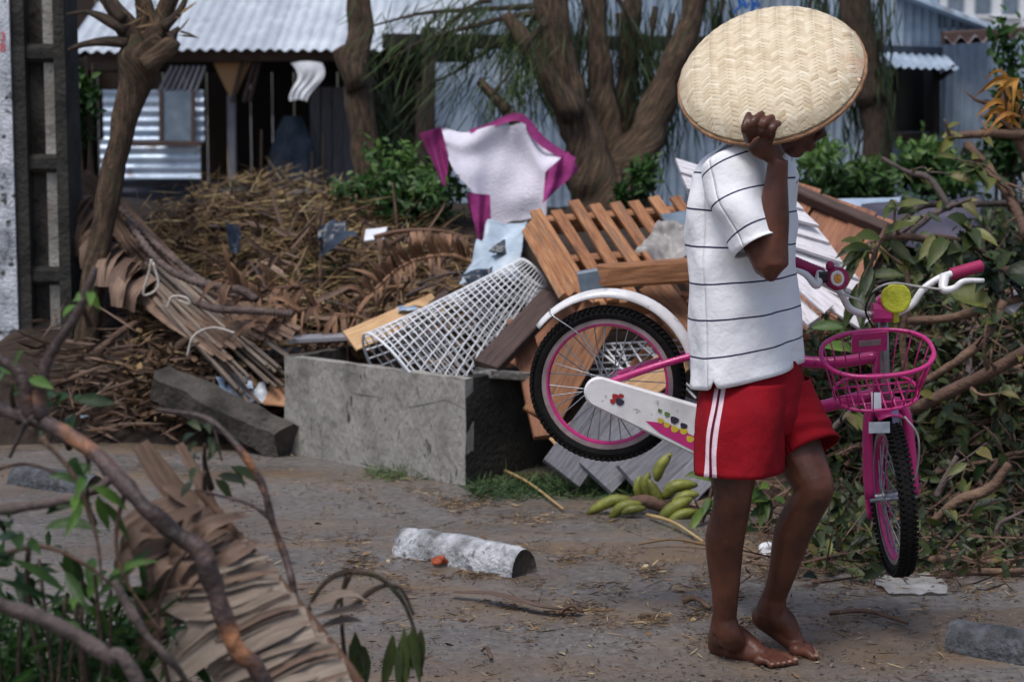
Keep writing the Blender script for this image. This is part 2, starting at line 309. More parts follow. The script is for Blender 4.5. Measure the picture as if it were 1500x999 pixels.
# ================================================================== ground
def ground_mat():
    m = bpy.data.materials.new('wet_dirty_asphalt'); m.use_nodes = True; nt = m.node_tree; N = nt.nodes; K = nt.links.new; P = N['Principled BSDF']
    tc = N.new('ShaderNodeTexCoord')
    def nz(scale, stretch=(1, 1, 1), rot=0, detail=7, rough=.6):
        mp = N.new('ShaderNodeMapping'); mp.inputs['Scale'].default_value = stretch; mp.inputs['Rotation'].default_value = (0, 0, rot)
        K(tc.outputs['Object'], mp.inputs['Vector']); n = N.new('ShaderNodeTexNoise'); n.inputs['Scale'].default_value = scale; n.inputs['Detail'].default_value = detail; n.inputs['Roughness'].default_value = rough
        K(mp.outputs[0], n.inputs['Vector']); return n.outputs[0]
    def mr(s, a, b, c=0, d=1):
        r = N.new('ShaderNodeMapRange'); K(s, r.inputs[0]); r.inputs[1].default_value = a; r.inputs[2].default_value = b; r.inputs[3].default_value = c; r.inputs[4].default_value = d; return r.outputs[0]
    def mix(f, a, b):
        x = N.new('ShaderNodeMix'); x.data_type = 'RGBA'; K(f, x.inputs[0])
        for s, i in ((a, 6), (b, 7)):
            if isinstance(s, tuple): x.inputs[i].default_value = (*s, 1)
            else: K(s, x.inputs[i])
        return x.outputs[2]
    bands = nz(1.0, (.55, 2.2, 1), R_(30)); fine = nz(34, detail=9, rough=.7); med = nz(5, detail=8); grit = nz(160, detail=4)
    asphalt = mix(mr(fine, .3, .7), lin(72, 68, 65), lin(124, 118, 113))
    dirt = mix(mr(med, .3, .7), lin(78, 64, 51), lin(124, 104, 84)); dirt = mix(mr(fine, .35, .75), dirt, lin(106, 92, 77))
    mask = mr(bands, .46, .62); m2 = N.new('ShaderNodeMath'); m2.operation = 'MULTIPLY_ADD'; K(mr(med, .3, .7, -.3, .3), m2.inputs[0]); m2.inputs[1].default_value = 1; K(mask, m2.inputs[2]); m2.use_clamp = True
    c = mix(m2.outputs[0], asphalt, dirt)
    c = mix(mr(grit, .62, .72, 0, .6), c, lin(52, 45, 40))
    K(c, P.inputs['Base Color'])
    wet = nz(1.7, (.6, 1.8, 1), R_(30)); rg = mr(wet, .42, .6, .22, .75); K(rg, P.inputs['Roughness'])
    bn = N.new('ShaderNodeBump'); bn.inputs['Strength'].default_value = .55; bn.inputs['Distance'].default_value = .012
    ad = N.new('ShaderNodeMath'); ad.operation = 'ADD'; K(fine, ad.inputs[0]); K(med, ad.inputs[1]); K(ad.outputs[0], bn.inputs['Height']); K(bn.outputs[0], P.inputs['Normal'])
    return m
M['ground'] = ground_mat()
def gz(x, y): return .016*mnoise.noise((x*1.4, y*1.4, 0))+.006*mnoise.noise((x*6, y*6, 3))
g = MB()
xs = [-150, -60, -25, -12]+[-6+.12*k for k in range(101)]+[12, 25, 60, 150]
ys = [-60, -20, -5, 1]+[2+.12*k for k in range(80)]+[14, 20, 40, 90, 220]
vs = []; fs = []; n = len(xs)
for y in ys:
    for x in xs: vs.append((x, y, gz(x, y) if abs(x) < 7 and 1.5 < y < 12 else 0))
for j in range(len(ys)-1):
    for i in range(n-1): a = j*n+i; fs.append((a, a+1, a+n+1, a+n))
g.add(vs, fs); tag(g.build('ground', M['ground'], base=(0, 0, 0), smooth=True), kind='structure')
M['grit'] = pm('road_grit', [(0, lin(52, 47, 43)), (.5, lin(104, 98, 92)), (1, lin(168, 162, 154))], 9, 4, .8, .1, 0, 60, tint=.9)
n = 4500; B = np.array([[p.x, p.y, gz(p.x, p.y)+.002] for p in (gr(U(-20, 1520), 999-345*random.random()**1.3) for _ in range(n))])
tag(mass('road_grit', M['grit'], B, rng.normal(size=(n, 3))*np.array([1, 1, .25])+np.array([0, 0, .15]), rng.uniform(.004, .016, n), rng.uniform(.003, .01, n), rng.uniform(0, .62, n), nrm=np.tile([0, -.3, 1.], (n, 1)), fold=-.25, bend=.3), 'small grit and crumbs strewn over the road', 'grit', kind='stuff')

# ================================================================== corrugated sheets and houses
def corr(mb, o, u, v, w, l, pitch=.09, amp=.014, sub=6, nv=1, tint=None):
    """corrugated sheet: waves across u, ridges along v"""
    o, u, v = V(o), V(u).normalized(), V(v).normalized(); nn = u.cross(v).normalized(); n = max(4, int(w/pitch*sub)); ph = U(0, 6)
    mb.grid(lambda a, b: o+u*(a*w)+v*(b*l)+nn*(amp*math.sin(a*w/pitch*2*math.pi+ph)), n, nv, tint, us=w, vs_=l)
def sheets(parent, name, mat, o, u, v, w, l, sw=.8, **k):
    """a wall of separate overlapping sheets"""
    o, u, v = V(o), V(u).normalized(), V(v).normalized(); nn = u.cross(v); x = 0; q = 0
    while x < w-.05:
        ww = min(sw, w-x); mb = MB(); corr(mb, o+u*x+nn*(.006 if q % 2 else 0)+v*U(-.015, .015), u, v, ww+.03, l*U(.985, 1.01), **k)
        mb.build(name, mat, parent, smooth=True); x += sw; q += 1
X, Yv, Z = V((1, 0, 0)), V((0, 1, 0)), V((0, 0, 1))
def board(parent, name, mat, p0, p1, w, h, up=Z, **k):
    mb = MB(); mb.bar(p0, p1, w, h, up, **k); return mb.build(name, mat, parent)

# ---- left house: open veranda under a bright tin roof
H = thing('veranda_house', 'tin roofed wooden house with dark open veranda at upper left', 'house', at(300, 330, 16.2)*1)
ye = 15.4; pe = at(96, 72, ye); zE = pe.z; slope = V((0, 4, 1.3)).normalized()
x = pe.x
while x < .35:
    s0 = 0 if x < -1.4 else min(1, (x+1.4)/1.2)*1.08
    mb = MB(); o = V((x, ye, zE))+slope*s0+V((0, 0, .006*(int(x*10) % 2)))
    corr(mb, o-slope*U(0, .08), X, slope, .83, 4.2-s0, pitch=.09, amp=.013, nv=1)
    mb.build('roof_sheet', M['tin_roof'], H, smooth=True); x += .8
board(H, 'fascia_beam', M['dark_wood'], at(130, 82, 15.6), at(505, 80, 15.6), .07, .1)
board(H, 'fascia_beam', M['dark_wood'], at(498, 78, 15.55), at(722, 26, 16.5), .07, .12)
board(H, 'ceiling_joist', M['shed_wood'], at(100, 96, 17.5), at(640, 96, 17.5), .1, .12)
# back wall and side walls of boards, the veranda's shade put into their colour
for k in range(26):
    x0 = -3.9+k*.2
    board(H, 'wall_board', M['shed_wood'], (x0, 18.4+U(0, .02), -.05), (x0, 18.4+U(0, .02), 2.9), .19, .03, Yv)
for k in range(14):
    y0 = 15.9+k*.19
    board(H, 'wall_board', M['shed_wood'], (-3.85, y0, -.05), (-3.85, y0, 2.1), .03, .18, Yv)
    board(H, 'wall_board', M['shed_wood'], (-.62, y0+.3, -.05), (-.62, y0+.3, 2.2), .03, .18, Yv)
# gable side boards right of the veranda
for k in range(11):
    px = 462+k*16
    board(H, 'wall_board', M['grey_wood'] if k < 4 else M['shed_wood'], at(px, 345, 16.7), at(px+U(-1, 1), 128 if k < 4 else 66, 16.7), .085, .025, Yv)
board(H, 'post', M['dark_wood'], at(622, 345, 16.0), at(622, 120, 16.0), .14, .1, Yv)
# bright corrugated wall with shutter, ribs lying flat
o = at(150, 262, 15.5); sheets(H, 'tin_sheet', M['tin_bright'], o, Z, X, at(150, 210, 15.5).z-o.z, 145/188, sw=.45, pitch=.075, amp=.012)
o = at(150, 208, 15.53); sheets(H, 'tin_sheet', M['tin_bright'], o, Z, X, at(150, 138, 15.5).z-o.z, 145/188, sw=.45, pitch=.075, amp=.012)
sh = board(H, 'shutter', M['blue_grey'], at(259, 206, 15.45), at(259, 135, 15.45), .23, .03, Yv)
for px in (236, 283): 
    mb = MB(); mb.bar(at(px, 208, 15.43), at(px, 133, 15.43), .03, .03, Yv); mb.build('frame', M['dark_wood'], sh)
for k in range(7):
    board(H, 'gable_slat', M['grey_wood'], at(232+k*9, 135, 15.5), at(252+k*8, 97, 15.5), .022, .02, Yv)
board(H, 'rail', M['dark_wood'], at(185, 211, 15.42), at(296, 211, 15.42), .03, .04)
board(H, 'post', M['grey_wood'], at(341, 340, 15.75), at(339, 140, 15.75), .065, .065, Yv)
mb = MB(); a, b, c = at(312, 92, 15.75), at(366, 92, 15.75), at(340, 150, 15.75)
mb.add([a, b, c, a+Yv*.05, b+Yv*.05, c+Yv*.05], [(0, 2, 1), (3, 4, 5), (0, 1, 4, 3), (1, 2, 5, 4), (2, 0, 3, 5)]); mb.build('bracket', M['pale_wood'], H)
for px in (355, 372, 380): board(H, 'bracket_strut', M['dark_wood'], at(px-15, 150, 15.7), at(px, 92, 15.7), .03, .03, Yv)
# low dark walls at the front
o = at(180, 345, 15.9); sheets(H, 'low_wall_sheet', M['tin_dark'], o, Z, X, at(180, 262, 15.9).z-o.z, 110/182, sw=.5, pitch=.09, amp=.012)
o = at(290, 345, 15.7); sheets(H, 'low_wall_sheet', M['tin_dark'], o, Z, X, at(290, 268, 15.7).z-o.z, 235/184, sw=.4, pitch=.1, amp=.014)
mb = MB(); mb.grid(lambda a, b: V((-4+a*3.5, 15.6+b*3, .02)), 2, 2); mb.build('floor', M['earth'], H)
# hanging things on the veranda
def drape(fn, nu=24, nv=20, amp=.012, f=7):
    mb = MB()
    mb.grid(lambda a, b: (lambda p: p+Yv*(amp*mnoise.noise(p*f)*2+amp*.7*math.sin(a*19+b*3)*b))(fn(a, b)), nu, nv); return mb
mb = drape(lambda a, b: at(426+a*46*(1-.45*b)+b*6+8*math.sin(b*5), 93+b*56-3*abs(math.sin(a*3.1)), 15.25), amp=.014)
tag(mb.build('hanging_cloth', M['white_plastic'], smooth=True), 'white rag hanging from veranda beam beside dark doorway', 'cloth')
mb = drape(lambda a, b: at(428+(a-.5)*76*math.sin(.35+1.2*b), 170+b*95, 16.5)-Yv*.12*math.sin(a*math.pi), amp=.02)
tag(mb.build('covered_barrel', M['cloth_grey'], smooth=True), 'blue grey sheet draped over a load on the veranda', 'covered load')
for k, (px, p0, p1) in enumerate(((457, 335, 222), (473, 330, 195), (444, 330, 240), (383, 290, 190))):
    mb = MB(); mb.tube([at(px+U(-3, 3), p0+60, 13.2), at(px, p1, 13.2)], .007, 6)
    tag(mb.build('garden_stake', M['bark_dark']), ['short bamboo stake left of the tall stake before the veranda', 'tallest bamboo stake standing before the veranda wall', 'thin bamboo stake leftmost of three before grey boards', 'dark thin stake standing near the veranda post'][k], 'stake', 'thin stakes before the veranda')

# ---- middle shed of upright tin behind the big tree
H = thing('tin_shed', 'blue grey tin shed behind the big forked tree', 'shed', at(830, 330, 14.4))
o = at(636, 320, 14.2); mb = MB(); w_, h_ = 62/203, at(636, 92, 14.2).z-o.z
mb.bar(o+X*w_/2, o+X*w_/2+Z*h_, w_, .02, Yv); mb.build('flat_panel', M['tin_bright'], H)
o = at(696, 320, 14.3); sheets(H, 'tin_sheet', M['tin'], o, X, Z, 500/203, at(696, -40, 14.2).z-o.z, sw=.42, pitch=.068, amp=.012)
board(H, 'beam', M['shed_wood'], at(560, 60, 14.0), at(1180, 66, 14.0), .08, .1)
board(H, 'post', M['shed_wood'], at(628, 330, 14.0), at(628, 40, 14.0), .09, .09, Yv)

# ---- right house of upright tin with window and awning
H = thing('tin_house', 'corrugated tin house with dark window and awning at upper right', 'house', at(1330, 330, 12.6))
yw = 12.5; o = at(1165, 330, yw); sc_ = FPX/12.6
def wallpatch(px0, px1, py0, py1, y=yw, mat='tin'):
    o = at(px0, py1, y); sheets(H, 'tin_sheet', M[mat], o, X, Z, (px1-px0)/sc_, at(px0, py0, y).z-o.z, sw=.62, pitch=.052, amp=.009)
wallpatch(1150, 1302, -30, 330); wallpatch(1302, 1366, 196, 330); wallpatch(1302, 1366, -30, 100); wallpatch(1366, 1486, 45, 330)
# gable above, sloping verge
mb = MB(); a, b, c, d = at(1366, -30, yw+.02), at(1366, 50, yw+.02), at(1490, 62, yw+.02), at(1290, -30, yw+.02)
nseg = 60
mb.grid(lambda u, v: (lambda top, bot: bot+(top-bot)*v-Yv*(.009*math.sin(u*124/sc_/.052*6.283)))(at(1366+u*120, 10+u*38 if u > 0 else 5, yw+.02), at(1366+u*120, 55+u*10, yw+.02)), 120, 1)
mb.build('gable_sheet', M['tin'], H, smooth=True)
board(H, 'verge_trim', M['tin_bright'], at(1318, -8, yw-.1), at(1448, 42, yw-.1), .25, .03, Z)
board(H, 'cross_rail', M['tin_dark'], at(1285, 72, yw-.05), at(1380, 76, yw-.05), .03, .05)
wd = MB(); wd.bar(at(1334, 197, yw+.28), at(1334, 98, yw+.28), .3, .02, Yv); wd = wd.build('window', M['dark_window'], H)  # dark panel in the opening, painting the unlit inside
for q in (0, 1):
    mb = MB(); px = (1303, 1365)[q]; mb.bar(at(px, 198, yw+.02), at(px, 98, yw+.02), .04, .3, Yv); mb.build('reveal', M['shed_wood'], wd)
mb = MB(); mb.bar(at(1300, 199, yw+.0), at(1368, 199, yw+.0), .3, .04); mb.build('sill', M['shed_wood'], wd)
aw = MB(); o = at(1292, 76, yw-.03); u = at(1385, 80, yw-.03)-o; dn = at(1312, 99, yw-.5)-o
corr(aw, o, u, dn, u.length, dn.length, pitch=.05, amp=.008); aw = aw.build('awning', M['tin'], H, smooth=True)
for p, q in ((1372, 1398), (1300, 1318)):
    mb = MB(); mb.bar(at(p, 118, yw-.03), at(q, 99, yw-.42), .025, .03); mb.build('awning_strut', M['shed_wood'], aw)
L = thing('lean_to_roof', 'rusty corrugated lean-to roof edge at the upper right corner', 'roof', at(1450, 330, 11.2))
o = at(1384, 62, 10.9); u = V((2.2, .25, .12)); v = V((.15, .75, .06)); 
for k in range(3):
    mb = MB(); corr(mb, o+u*(.33*k)+Z*(.008*(k % 2)), u, v, .8, v.length, pitch=.085, amp=.02); mb.build('roof_sheet', M['tin_rust'], L, smooth=True)
board(L, 'rafter', M['dark_wood'], o+V((.05, .3, .03)), o+V((2.2, .55, .16)), .05, .07)
board(L, 'post', M['dark_wood'], (o+V((1.6, .6, 0))).xy.to_3d(), o+V((1.6, .6, .12)), .08, .08, Yv)
# far pale building
F = thing('far_building', 'pale plastered building far behind at the upper right corner', 'building', at(1480, 250, 45))
a = at(1345, 320, 45); b = at(1640, -140, 45); mb = MB(); mb.box(((a.x+b.x)/2, 47, b.z/2), (b.x-a.x, 4, b.z)); mb.build('wall', M['far_white'], F)
for px in (1362, 1400, 1440, 1480, 1520):
    p = at(px, 2, 44.95); mb = MB(); mb.box((p.x, 44.97, p.z), (.35, .06, .6)); wn = mb.build('window', M['blue_grey'], F)
    mb = MB(); mb.box((p.x, 44.96, p.z-.35), (.5, .12, .07)); mb.build('sill', M['far_white'], wn)
# ---- concrete power pole at the left edge
Pl = thing('utility_pole', 'concrete utility pole with white face and dark recessed side at left edge', 'pole', gr(40, 590))
yb = 9.2; w0 = at(-60, 300, yb); x_l = w0.x; 
xr = [at(p, 300, yb).x for p in (-70, 23, 26, 66, 84, 100)]
def slab(name, mat, xa, xb, ya, yb_, z0, z1):
    mb = MB(); mb.box(((xa+xb)/2, (ya+yb_)/2, (z0+z1)/2), (xb-xa, yb_-ya, z1-z0), bev=.004); return mb.build(name, M[mat], Pl, smooth=False)
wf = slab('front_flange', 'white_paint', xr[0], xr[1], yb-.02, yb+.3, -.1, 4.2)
slab('side_flange', 'black_concrete', xr[1]-.004, at(42, 300, yb).x, yb, yb+.3, -.1, 4.2)  # shadow on the pole's side is put into these darker concretes
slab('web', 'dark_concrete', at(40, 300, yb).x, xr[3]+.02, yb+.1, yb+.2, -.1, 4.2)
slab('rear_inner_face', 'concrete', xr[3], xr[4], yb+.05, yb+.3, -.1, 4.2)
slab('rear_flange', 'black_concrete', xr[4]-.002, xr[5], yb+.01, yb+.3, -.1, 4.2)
for py in (78, 240, 405, 560, -90):
    z = at(60, py, yb).z; mb = MB(); mb.box(((xr[1]+xr[4])/2+.03, yb+.12, z), (xr[4]-xr[1]-.06, .2, .085), bev=.02); mb.build('rung', M['black_concrete'], Pl)
for k, ch in enumerate('38'):
    cu = bpy.data.curves.new('digit', 'FONT'); cu.body = ch; cu.size = .055; cu.extrude = .0008; cu.offset = .001
    to = bpy.data.objects.new('tmp', cu); me = bpy.data.meshes.new_from_object(to); bpy.data.objects.remove(to)
    me.materials.append(M['red_ink']); p = at(0, 60+k*16, yb-.021)
    to = bpy.data.objects.new('painted_digit', me); col.objects.link(to); to.parent = Pl
    to.location = p-BASE[Pl.name]; to.rotation_euler = (math.pi/2, 0, 0)

# ================================================================== trees
def limb(mb, pix, rad, Y, n=14, seg=12, jit=.35, jf=8):
    pts = [at(p[0], p[1], Y+(p[2] if len(p) > 2 else 0)) for p in pix]
    pts = catmull(pts, n); mb.tube(pts, interp(rad, n), seg, jit=jit, jf=jf); return pts
def needles(curves, n, ln, spread, parent, name='foliage', mat='needle', down=1.0, wd=.006, tl=(.1, .9)):
    B = []; D = []
    for k in range(n):
        c = random.choice(curves); i = U(0, len(c)-1.001); a = int(i); p = c[a].lerp(c[a+1], i-a); d = (c[a+1]-c[a]).normalized()
        q = V((random.gauss(0, spread), random.gauss(0, spread), random.gauss(0, spread)-abs(random.gauss(0, spread*.6))))
        B.append(p+q); D.append(V((random.gauss(0, .3), random.gauss(0, .3), -down))+d*U(0, .9))
    return mass(name, M[mat], np.array([list(b) for b in B]), np.array([list(d) for d in D]), rng.uniform(.5, 1.2, n)*ln, wd, rng.uniform(*tl, n), parent, fold=0, bend=.25)
# pruned tree beside the pole
T = thing('pruned_tree', 'slim pruned tree with chopped crown leaning beside the concrete pole', 'tree', gr(118, 575))
mb = MB(); Yt = 9.2
limb(mb, [(104, 640), (114, 580), (134, 430), (150, 330), (171, 230), (196, 130), (206, 85), (212, 55)], [.075, .062, .054, .052, .055, .07, .1, .085], Yt, 26)
limb(mb, [(206, 100), (190, 50), (172, 20), (140, -25)], [.075, .05, .042, .035], Yt, 12)
limb(mb, [(206, 100), (228, 50), (246, 10), (255, -20)], [.075, .05, .045, .04], Yt, 12)
limb(mb, [(212, 95), (240, 75), (257, 58)], [.06, .045, .03], Yt-.05, 8)
limb(mb, [(200, 110), (215, 40), (205, -10)], [.08, .05, .04], Yt+.1, 10)
trunk = mb.build('trunk', M['bark'], T, smooth=True)
for pix in ([(185, 45), (150, 26), (125, 18), (98, 22)], [(188, 62), (150, 62), (120, 66), (100, 74)], [(240, 40), (262, 18), (275, -8)], [(250, 55), (262, 40)], [(180, 30), (160, 5), (150, -15)]):
    mb = MB(); limb(mb, pix, [.03, .018, .008], Yt-.05, 8, 6); mb.build('branch_stub', M['bark_dark'], T, smooth=True)
nb = 60; B = [list(at(U(195, 262), U(-8, 62), Yt+U(-.15, .15))) for _ in range(nb)]
SPB = mass('splintered_bark', M['straw'], B, rng.normal(size=(nb, 3))+np.array([0, 0, .6]), rng.uniform(.04, .12, nb), .012, rng.uniform(.1, .7, nb), T); tag(SPB, kind='stuff')
# middle slim trunk
T = thing('slim_tree', 'slim brown trunk standing before the veranda corner', 'tree', at(545, 330, 12.6)); Yt = 12.6
mb = MB(); limb(mb, [(552, 500), (548, 380), (541, 290), (533, 200), (524, 130), (520, 85), (522, 40), (516, -30)], [.1, .1, .09, .085, .085, .09, .05, .045], Yt, 24)
limb(mb, [(524, 130), (505, 85), (497, 70)], [.08, .065, .05], Yt-.05, 8); limb(mb, [(524, 105), (538, 50), (534, -10)], [.06, .04, .035], Yt, 10)
mb.build('trunk', M['bark'], T, smooth=True)
mb = MB(); cs = [limb(mb, p, [.016, .008], Yt+.3, 8, 5) for p in ([(530, 120), (560, 160), (580, 215)], [(535, 150), (570, 190), (600, 210)], [(528, 100), (552, 130), (556, 200)])]
mb.build('branch', M['bark_dark'], T, smooth=True); needles(cs, 500, .16, .06, T, wd=.012, tl=(0, .5))
# big forked tree
T = thing('forked_tree', 'big rough barked tree forking into several stems behind the pallets', 'tree', at(890, 360, 10.8)); Yt = 10.8
mb = MB()
limb(mb, [(892, 560), (885, 320), (872, 270), (855, 210), (832, 140), (815, 60), (800, -40)], [.24, .2, .15, .11, .09, .085, .08], Yt, 30, 16)
limb(mb, [(905, 560), (905, 300), (925, 240), (955, 180), (985, 100), (1012, 30), (1030, -40)], [.24, .18, .12, .09, .075, .07, .065], Yt+.1, 30, 16)
limb(mb, [(890, 330), (890, 250), (884, 170), (878, 80), (872, -40)], [.18, .12, .08, .06, .055], Yt+.25, 24, 14)
limb(mb, [(900, 320), (908, 240), (915, 150), (922, 60), (930, -40)], [.16, .1, .065, .055, .05], Yt+.4, 24, 14)
limb(mb, [(845, 170), (800, 110), (765, 55), (740, 20)], [.08, .06, .045, .03], Yt-.1, 12, 10)
mb.build('trunk', M['bark'], T, smooth=True)
mb = MB(); cs = []
for pix in ([(790, 20), (750, 25), (690, 40), (620, 60), (560, 95)], [(770, 40), (720, 70), (660, 110), (610, 130)], [(800, 30), (770, 70), (745, 110), (720, 140)], [(780, 10), (700, 15), (620, 20), (540, 40)],
            [(815, 20), (780, 30), (772, 80), (775, 130)], [(720, 0), (690, 10), (640, 50)], [(830, 60), (800, 90), (820, 150)]):
    cs.append(limb(mb, pix, [.02, .012, .006], Yt+U(-.4, .5), 12, 5))
for pix in ([(905, 20), (915, 100), (930, 180)], [(960, 10), (950, 90), (935, 200)], [(985, 20), (970, 110), (955, 200)], [(860, 0), (850, 60), (848, 140)], [(1000, 60), (975, 140), (950, 240)], [(900, -10), (940, 60), (960, 140)], [(850, -10), (870, 60), (860, 120)]):
    cs.append(limb(mb, pix, [.018, .012, .006], Yt+U(.25, .9), 12, 5))
mb.build('branch', M['bark_dark'], T, smooth=True)
needles(cs[:7], 1500, .2, .07, T, wd=.007, down=.55, tl=(.3, 1)); needles(cs[7:], 1500, .2, .07, T, wd=.008, tl=(0, .7))
mb = MB(); limb(mb, [(745, 165), (732, 150), (705, 122), (700, 118)], [.03, .028, .02], Yt-.25, 8, 8); limb(mb, [(745, 165), (770, 210)], [.03, .03], Yt-.25, 6, 8)
mb.build('broken_limb', M['bark'], T, smooth=True)
# vine draped tree behind the tray
T = thing('vine_tree', 'mossy trunk hung with green vines right of the woven tray', 'tree', at(1285, 330, 11.5)); Yt = 11.5
mb = MB(); limb(mb, [(1294, 520), (1290, 360), (1286, 260), (1280, 150), (1268, 60), (1250, -40)], [.14, .11, .085, .075, .07, .065], Yt, 20, 12); limb(mb, [(1280, 150), (1252, 60), (1235, -30)], [.09, .06, .05], Yt, 12, 10)
mb.build('trunk', M['bark_dark'], T, smooth=True)
mb = MB(); cs = [limb(mb, [(x, -20), (x+U(-12, 14), 70), (x+U(-14, 16), U(150, 235))], [.012, .008, .005], Yt+U(-.3, .3), 10, 5) for x in (1190, 1212, 1240, 1258, 1268, 1290, 1040, 1060)]
mb.build('vine', M['bark_dark'], T, smooth=True); needles(cs, 1100, .17, .04, T, wd=.011, tl=(0, .75))
# leafy bushes
def bush(name, label, px, py, Y, rx, rz, n, mat='bush', tl=(0, 1), L=.07, W=.03, cat='bush', stems=7, ry=None):
    c = at(px, py, Y); T = thing(name, label, cat, (c.x, c.y, 0)); mb = MB(); ry = ry or rx
    for k in range(stems):
        e = V((c.x+U(-.8, .8)*rx, c.y+U(-.7, .7)*ry, c.z+U(0, .9)*rz)); s = V((c.x+U(-.2, .2)*rx, c.y, 0)); mb.tube(catmull([s, s.lerp(e, .5)+V((U(-.05, .05), U(-.05, .05), .05)), e], 6), [.014, .006], 5)
    mb.build('stem', M['bark_dark'], T)
    cl = [V((random.gauss(0, .5)*rx, random.gauss(0, .5)*ry, random.gauss(0, .45)*rz)) for _ in range(max(8, n//60))]
    B = np.zeros((n, 3)); tt = np.zeros(n)
    for i in range(n):
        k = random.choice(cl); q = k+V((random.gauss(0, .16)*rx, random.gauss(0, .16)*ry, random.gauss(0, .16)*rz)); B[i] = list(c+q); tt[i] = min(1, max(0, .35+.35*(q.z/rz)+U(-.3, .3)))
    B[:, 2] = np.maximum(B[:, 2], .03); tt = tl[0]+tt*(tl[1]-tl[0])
    mass('foliage', M[mat], B, rng.normal(size=(n, 3))+np.array([0, -.3, .5]), rng.uniform(.6, 1.3, n)*L, rng.uniform(.7, 1.2, n)*W, tt, T, nrm=np.tile([0, -.6, .8], (n, 1)))
    return T
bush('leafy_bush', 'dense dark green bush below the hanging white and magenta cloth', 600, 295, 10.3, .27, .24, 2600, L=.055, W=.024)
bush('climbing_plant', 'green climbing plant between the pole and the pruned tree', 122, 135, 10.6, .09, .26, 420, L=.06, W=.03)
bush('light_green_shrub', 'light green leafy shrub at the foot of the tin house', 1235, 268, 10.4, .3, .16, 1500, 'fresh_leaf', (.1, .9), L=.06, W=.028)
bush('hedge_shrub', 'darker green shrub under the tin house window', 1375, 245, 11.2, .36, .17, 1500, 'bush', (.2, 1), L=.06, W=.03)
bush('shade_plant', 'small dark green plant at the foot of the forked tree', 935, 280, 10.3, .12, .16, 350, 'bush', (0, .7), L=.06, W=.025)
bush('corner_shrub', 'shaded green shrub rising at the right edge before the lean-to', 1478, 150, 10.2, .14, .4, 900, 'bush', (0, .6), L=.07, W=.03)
# ---- cloth drying on a broken limb : white knit with magenta trim
Cl = thing('hanging_sweater', 'white knit top with magenta sleeves and hem drying on a limb', 'clothing', at(735, 345, 10.1)); Yc = 10.1
top = [(638, 190), (665, 192), (700, 190), (740, 184), (764, 180), (785, 205), (808, 222), (828, 228)]
bot = [(648, 216), (664, 248), (696, 285), (712, 346), (764, 350), (797, 326), (804, 262), (830, 238)]
tp = catmull([at(*p, Yc) for p in top], 41); bt = catmull([at(*p, Yc-.12) for p in bot], 41)
def clothfn(a, b):
    i = min(40, int(round(a*40))); p = tp[i].lerp(bt[i], b); return p+Yv*(.055*math.sin(a*11+b*3+1.5*math.sin(b*4))*(.35+.65*b)*.6+.03*mnoise.noise(p*7)+.03*math.sin(b*9-abs(a-.45)*14)*(1-b))+Z*(.01*math.sin(a*22))
mb = MB(); mb.grid(clothfn, 40, 30); mb.build('white_panel', M['cloth_white'], Cl, smooth=True)
def patch(name, quad, mat='magenta_fabric', dy=-.03, amp=.03):
    A, B_, C_, D_ = [at(*p, Yc+dy) for p in quad]; mb = MB()
    mb.grid(lambda a, b: (lambda p: p+Yv*(amp*math.sin(a*9+b*4)*.6+amp*mnoise.noise(p*9)))(A.lerp(B_, a).lerp(D_.lerp(C_, a), b)), 16, 16); return mb.build(name, M[mat], Cl, smooth=True)
patch('sleeve', [(614, 196), (646, 186), (658, 232), (652, 278)], dy=-.1); patch('sleeve', [(799, 252), (832, 222), (848, 248), (795, 298)], dy=-.2)
patch('hem', [(684, 282), (718, 286), (720, 345), (700, 354)], dy=-.2); patch('hem', [(683, 288), (700, 300), (702, 340), (690, 318)], dy=.05)
mb = MB(); mb.strip(catmull([at(*p, Yc-.02) for p in [(688, 193), (715, 186), (745, 174), (765, 174), (788, 202), (812, 220), (842, 236)]], 20), [.02, .035, .05, .035], (0, -1, .2), .1); mb.build('collar_band', M['magenta_fabric'], Cl, smooth=True)
mb = MB()
for k in range(5): mb.tube(catmull([at(1070+k*7, -12, 10.2), at(1082+k*6+U(-6, 6), 6, 10.2), at(1074+k*9, 16+U(-6, 4), 10.2), at(1090+k*4, 4, 10.2)], 10), .006, 5)
tag(mb.build('string_tangle', M['blue_string']), 'tangle of blue plastic string hanging just above the tray', 'string')
# ================================================================== debris mounds
def sm(t): t = max(0, min(1, t)); return t*t*(3-2*t)
def hfun(x, y):
    h = 0
    if x < .9:
        e = sm((x+2.75)/.5)*sm((.75-x)/.7)
        h = max(h, e*(.36*sm((y-8.45)/.3)+.58*sm((y-8.75)/1.9)))
    if x > -.6: h = max(h, .9*sm((y-7.9)/1.0)*sm((x+.6)/.6))  # raised so the dark earth colour stands for shade behind the pallet slats
    if x > .55:
        y0 = 7.05-.22*(x-.9); h = max(h, sm((x-.55)/.7)*(.5*sm((y-y0)/.7)+.42*sm((y-y0-.2)/1.5)))
    h *= sm((14.2-y)/3)
    return h+(.09*mnoise.noise((x*2.3, y*2.3, 1))+.04*mnoise.noise((x*7, y*7, 5)))*min(1, h*4)-.03
g = MB(); g.grid(lambda a, b: (lambda x, y: V((x, y, hfun(x, y))))(-3.4+a*8.6, 6.2+b*8), 172, 160)
tag(g.build('debris_mound', M['earth'], base=(0, 9, 0), smooth=True), kind='structure')
def hit(px, py, lift=0):
    Y = 5.6
    while Y < 14:
        p = at(px, py, Y)
        if p.z < max(0, hfun(p.x, p.y))+lift: return p
        Y += .04
    return p
def scatter(n, x0, x1, y0, y1, test=None):
    out = []
    while len(out) < n:
        px, py = U(x0, x1), U(y0, y1)
        if test and not test(px, py): continue
        out.append(hit(px, py)+V((0, 0, 0)))
    return out
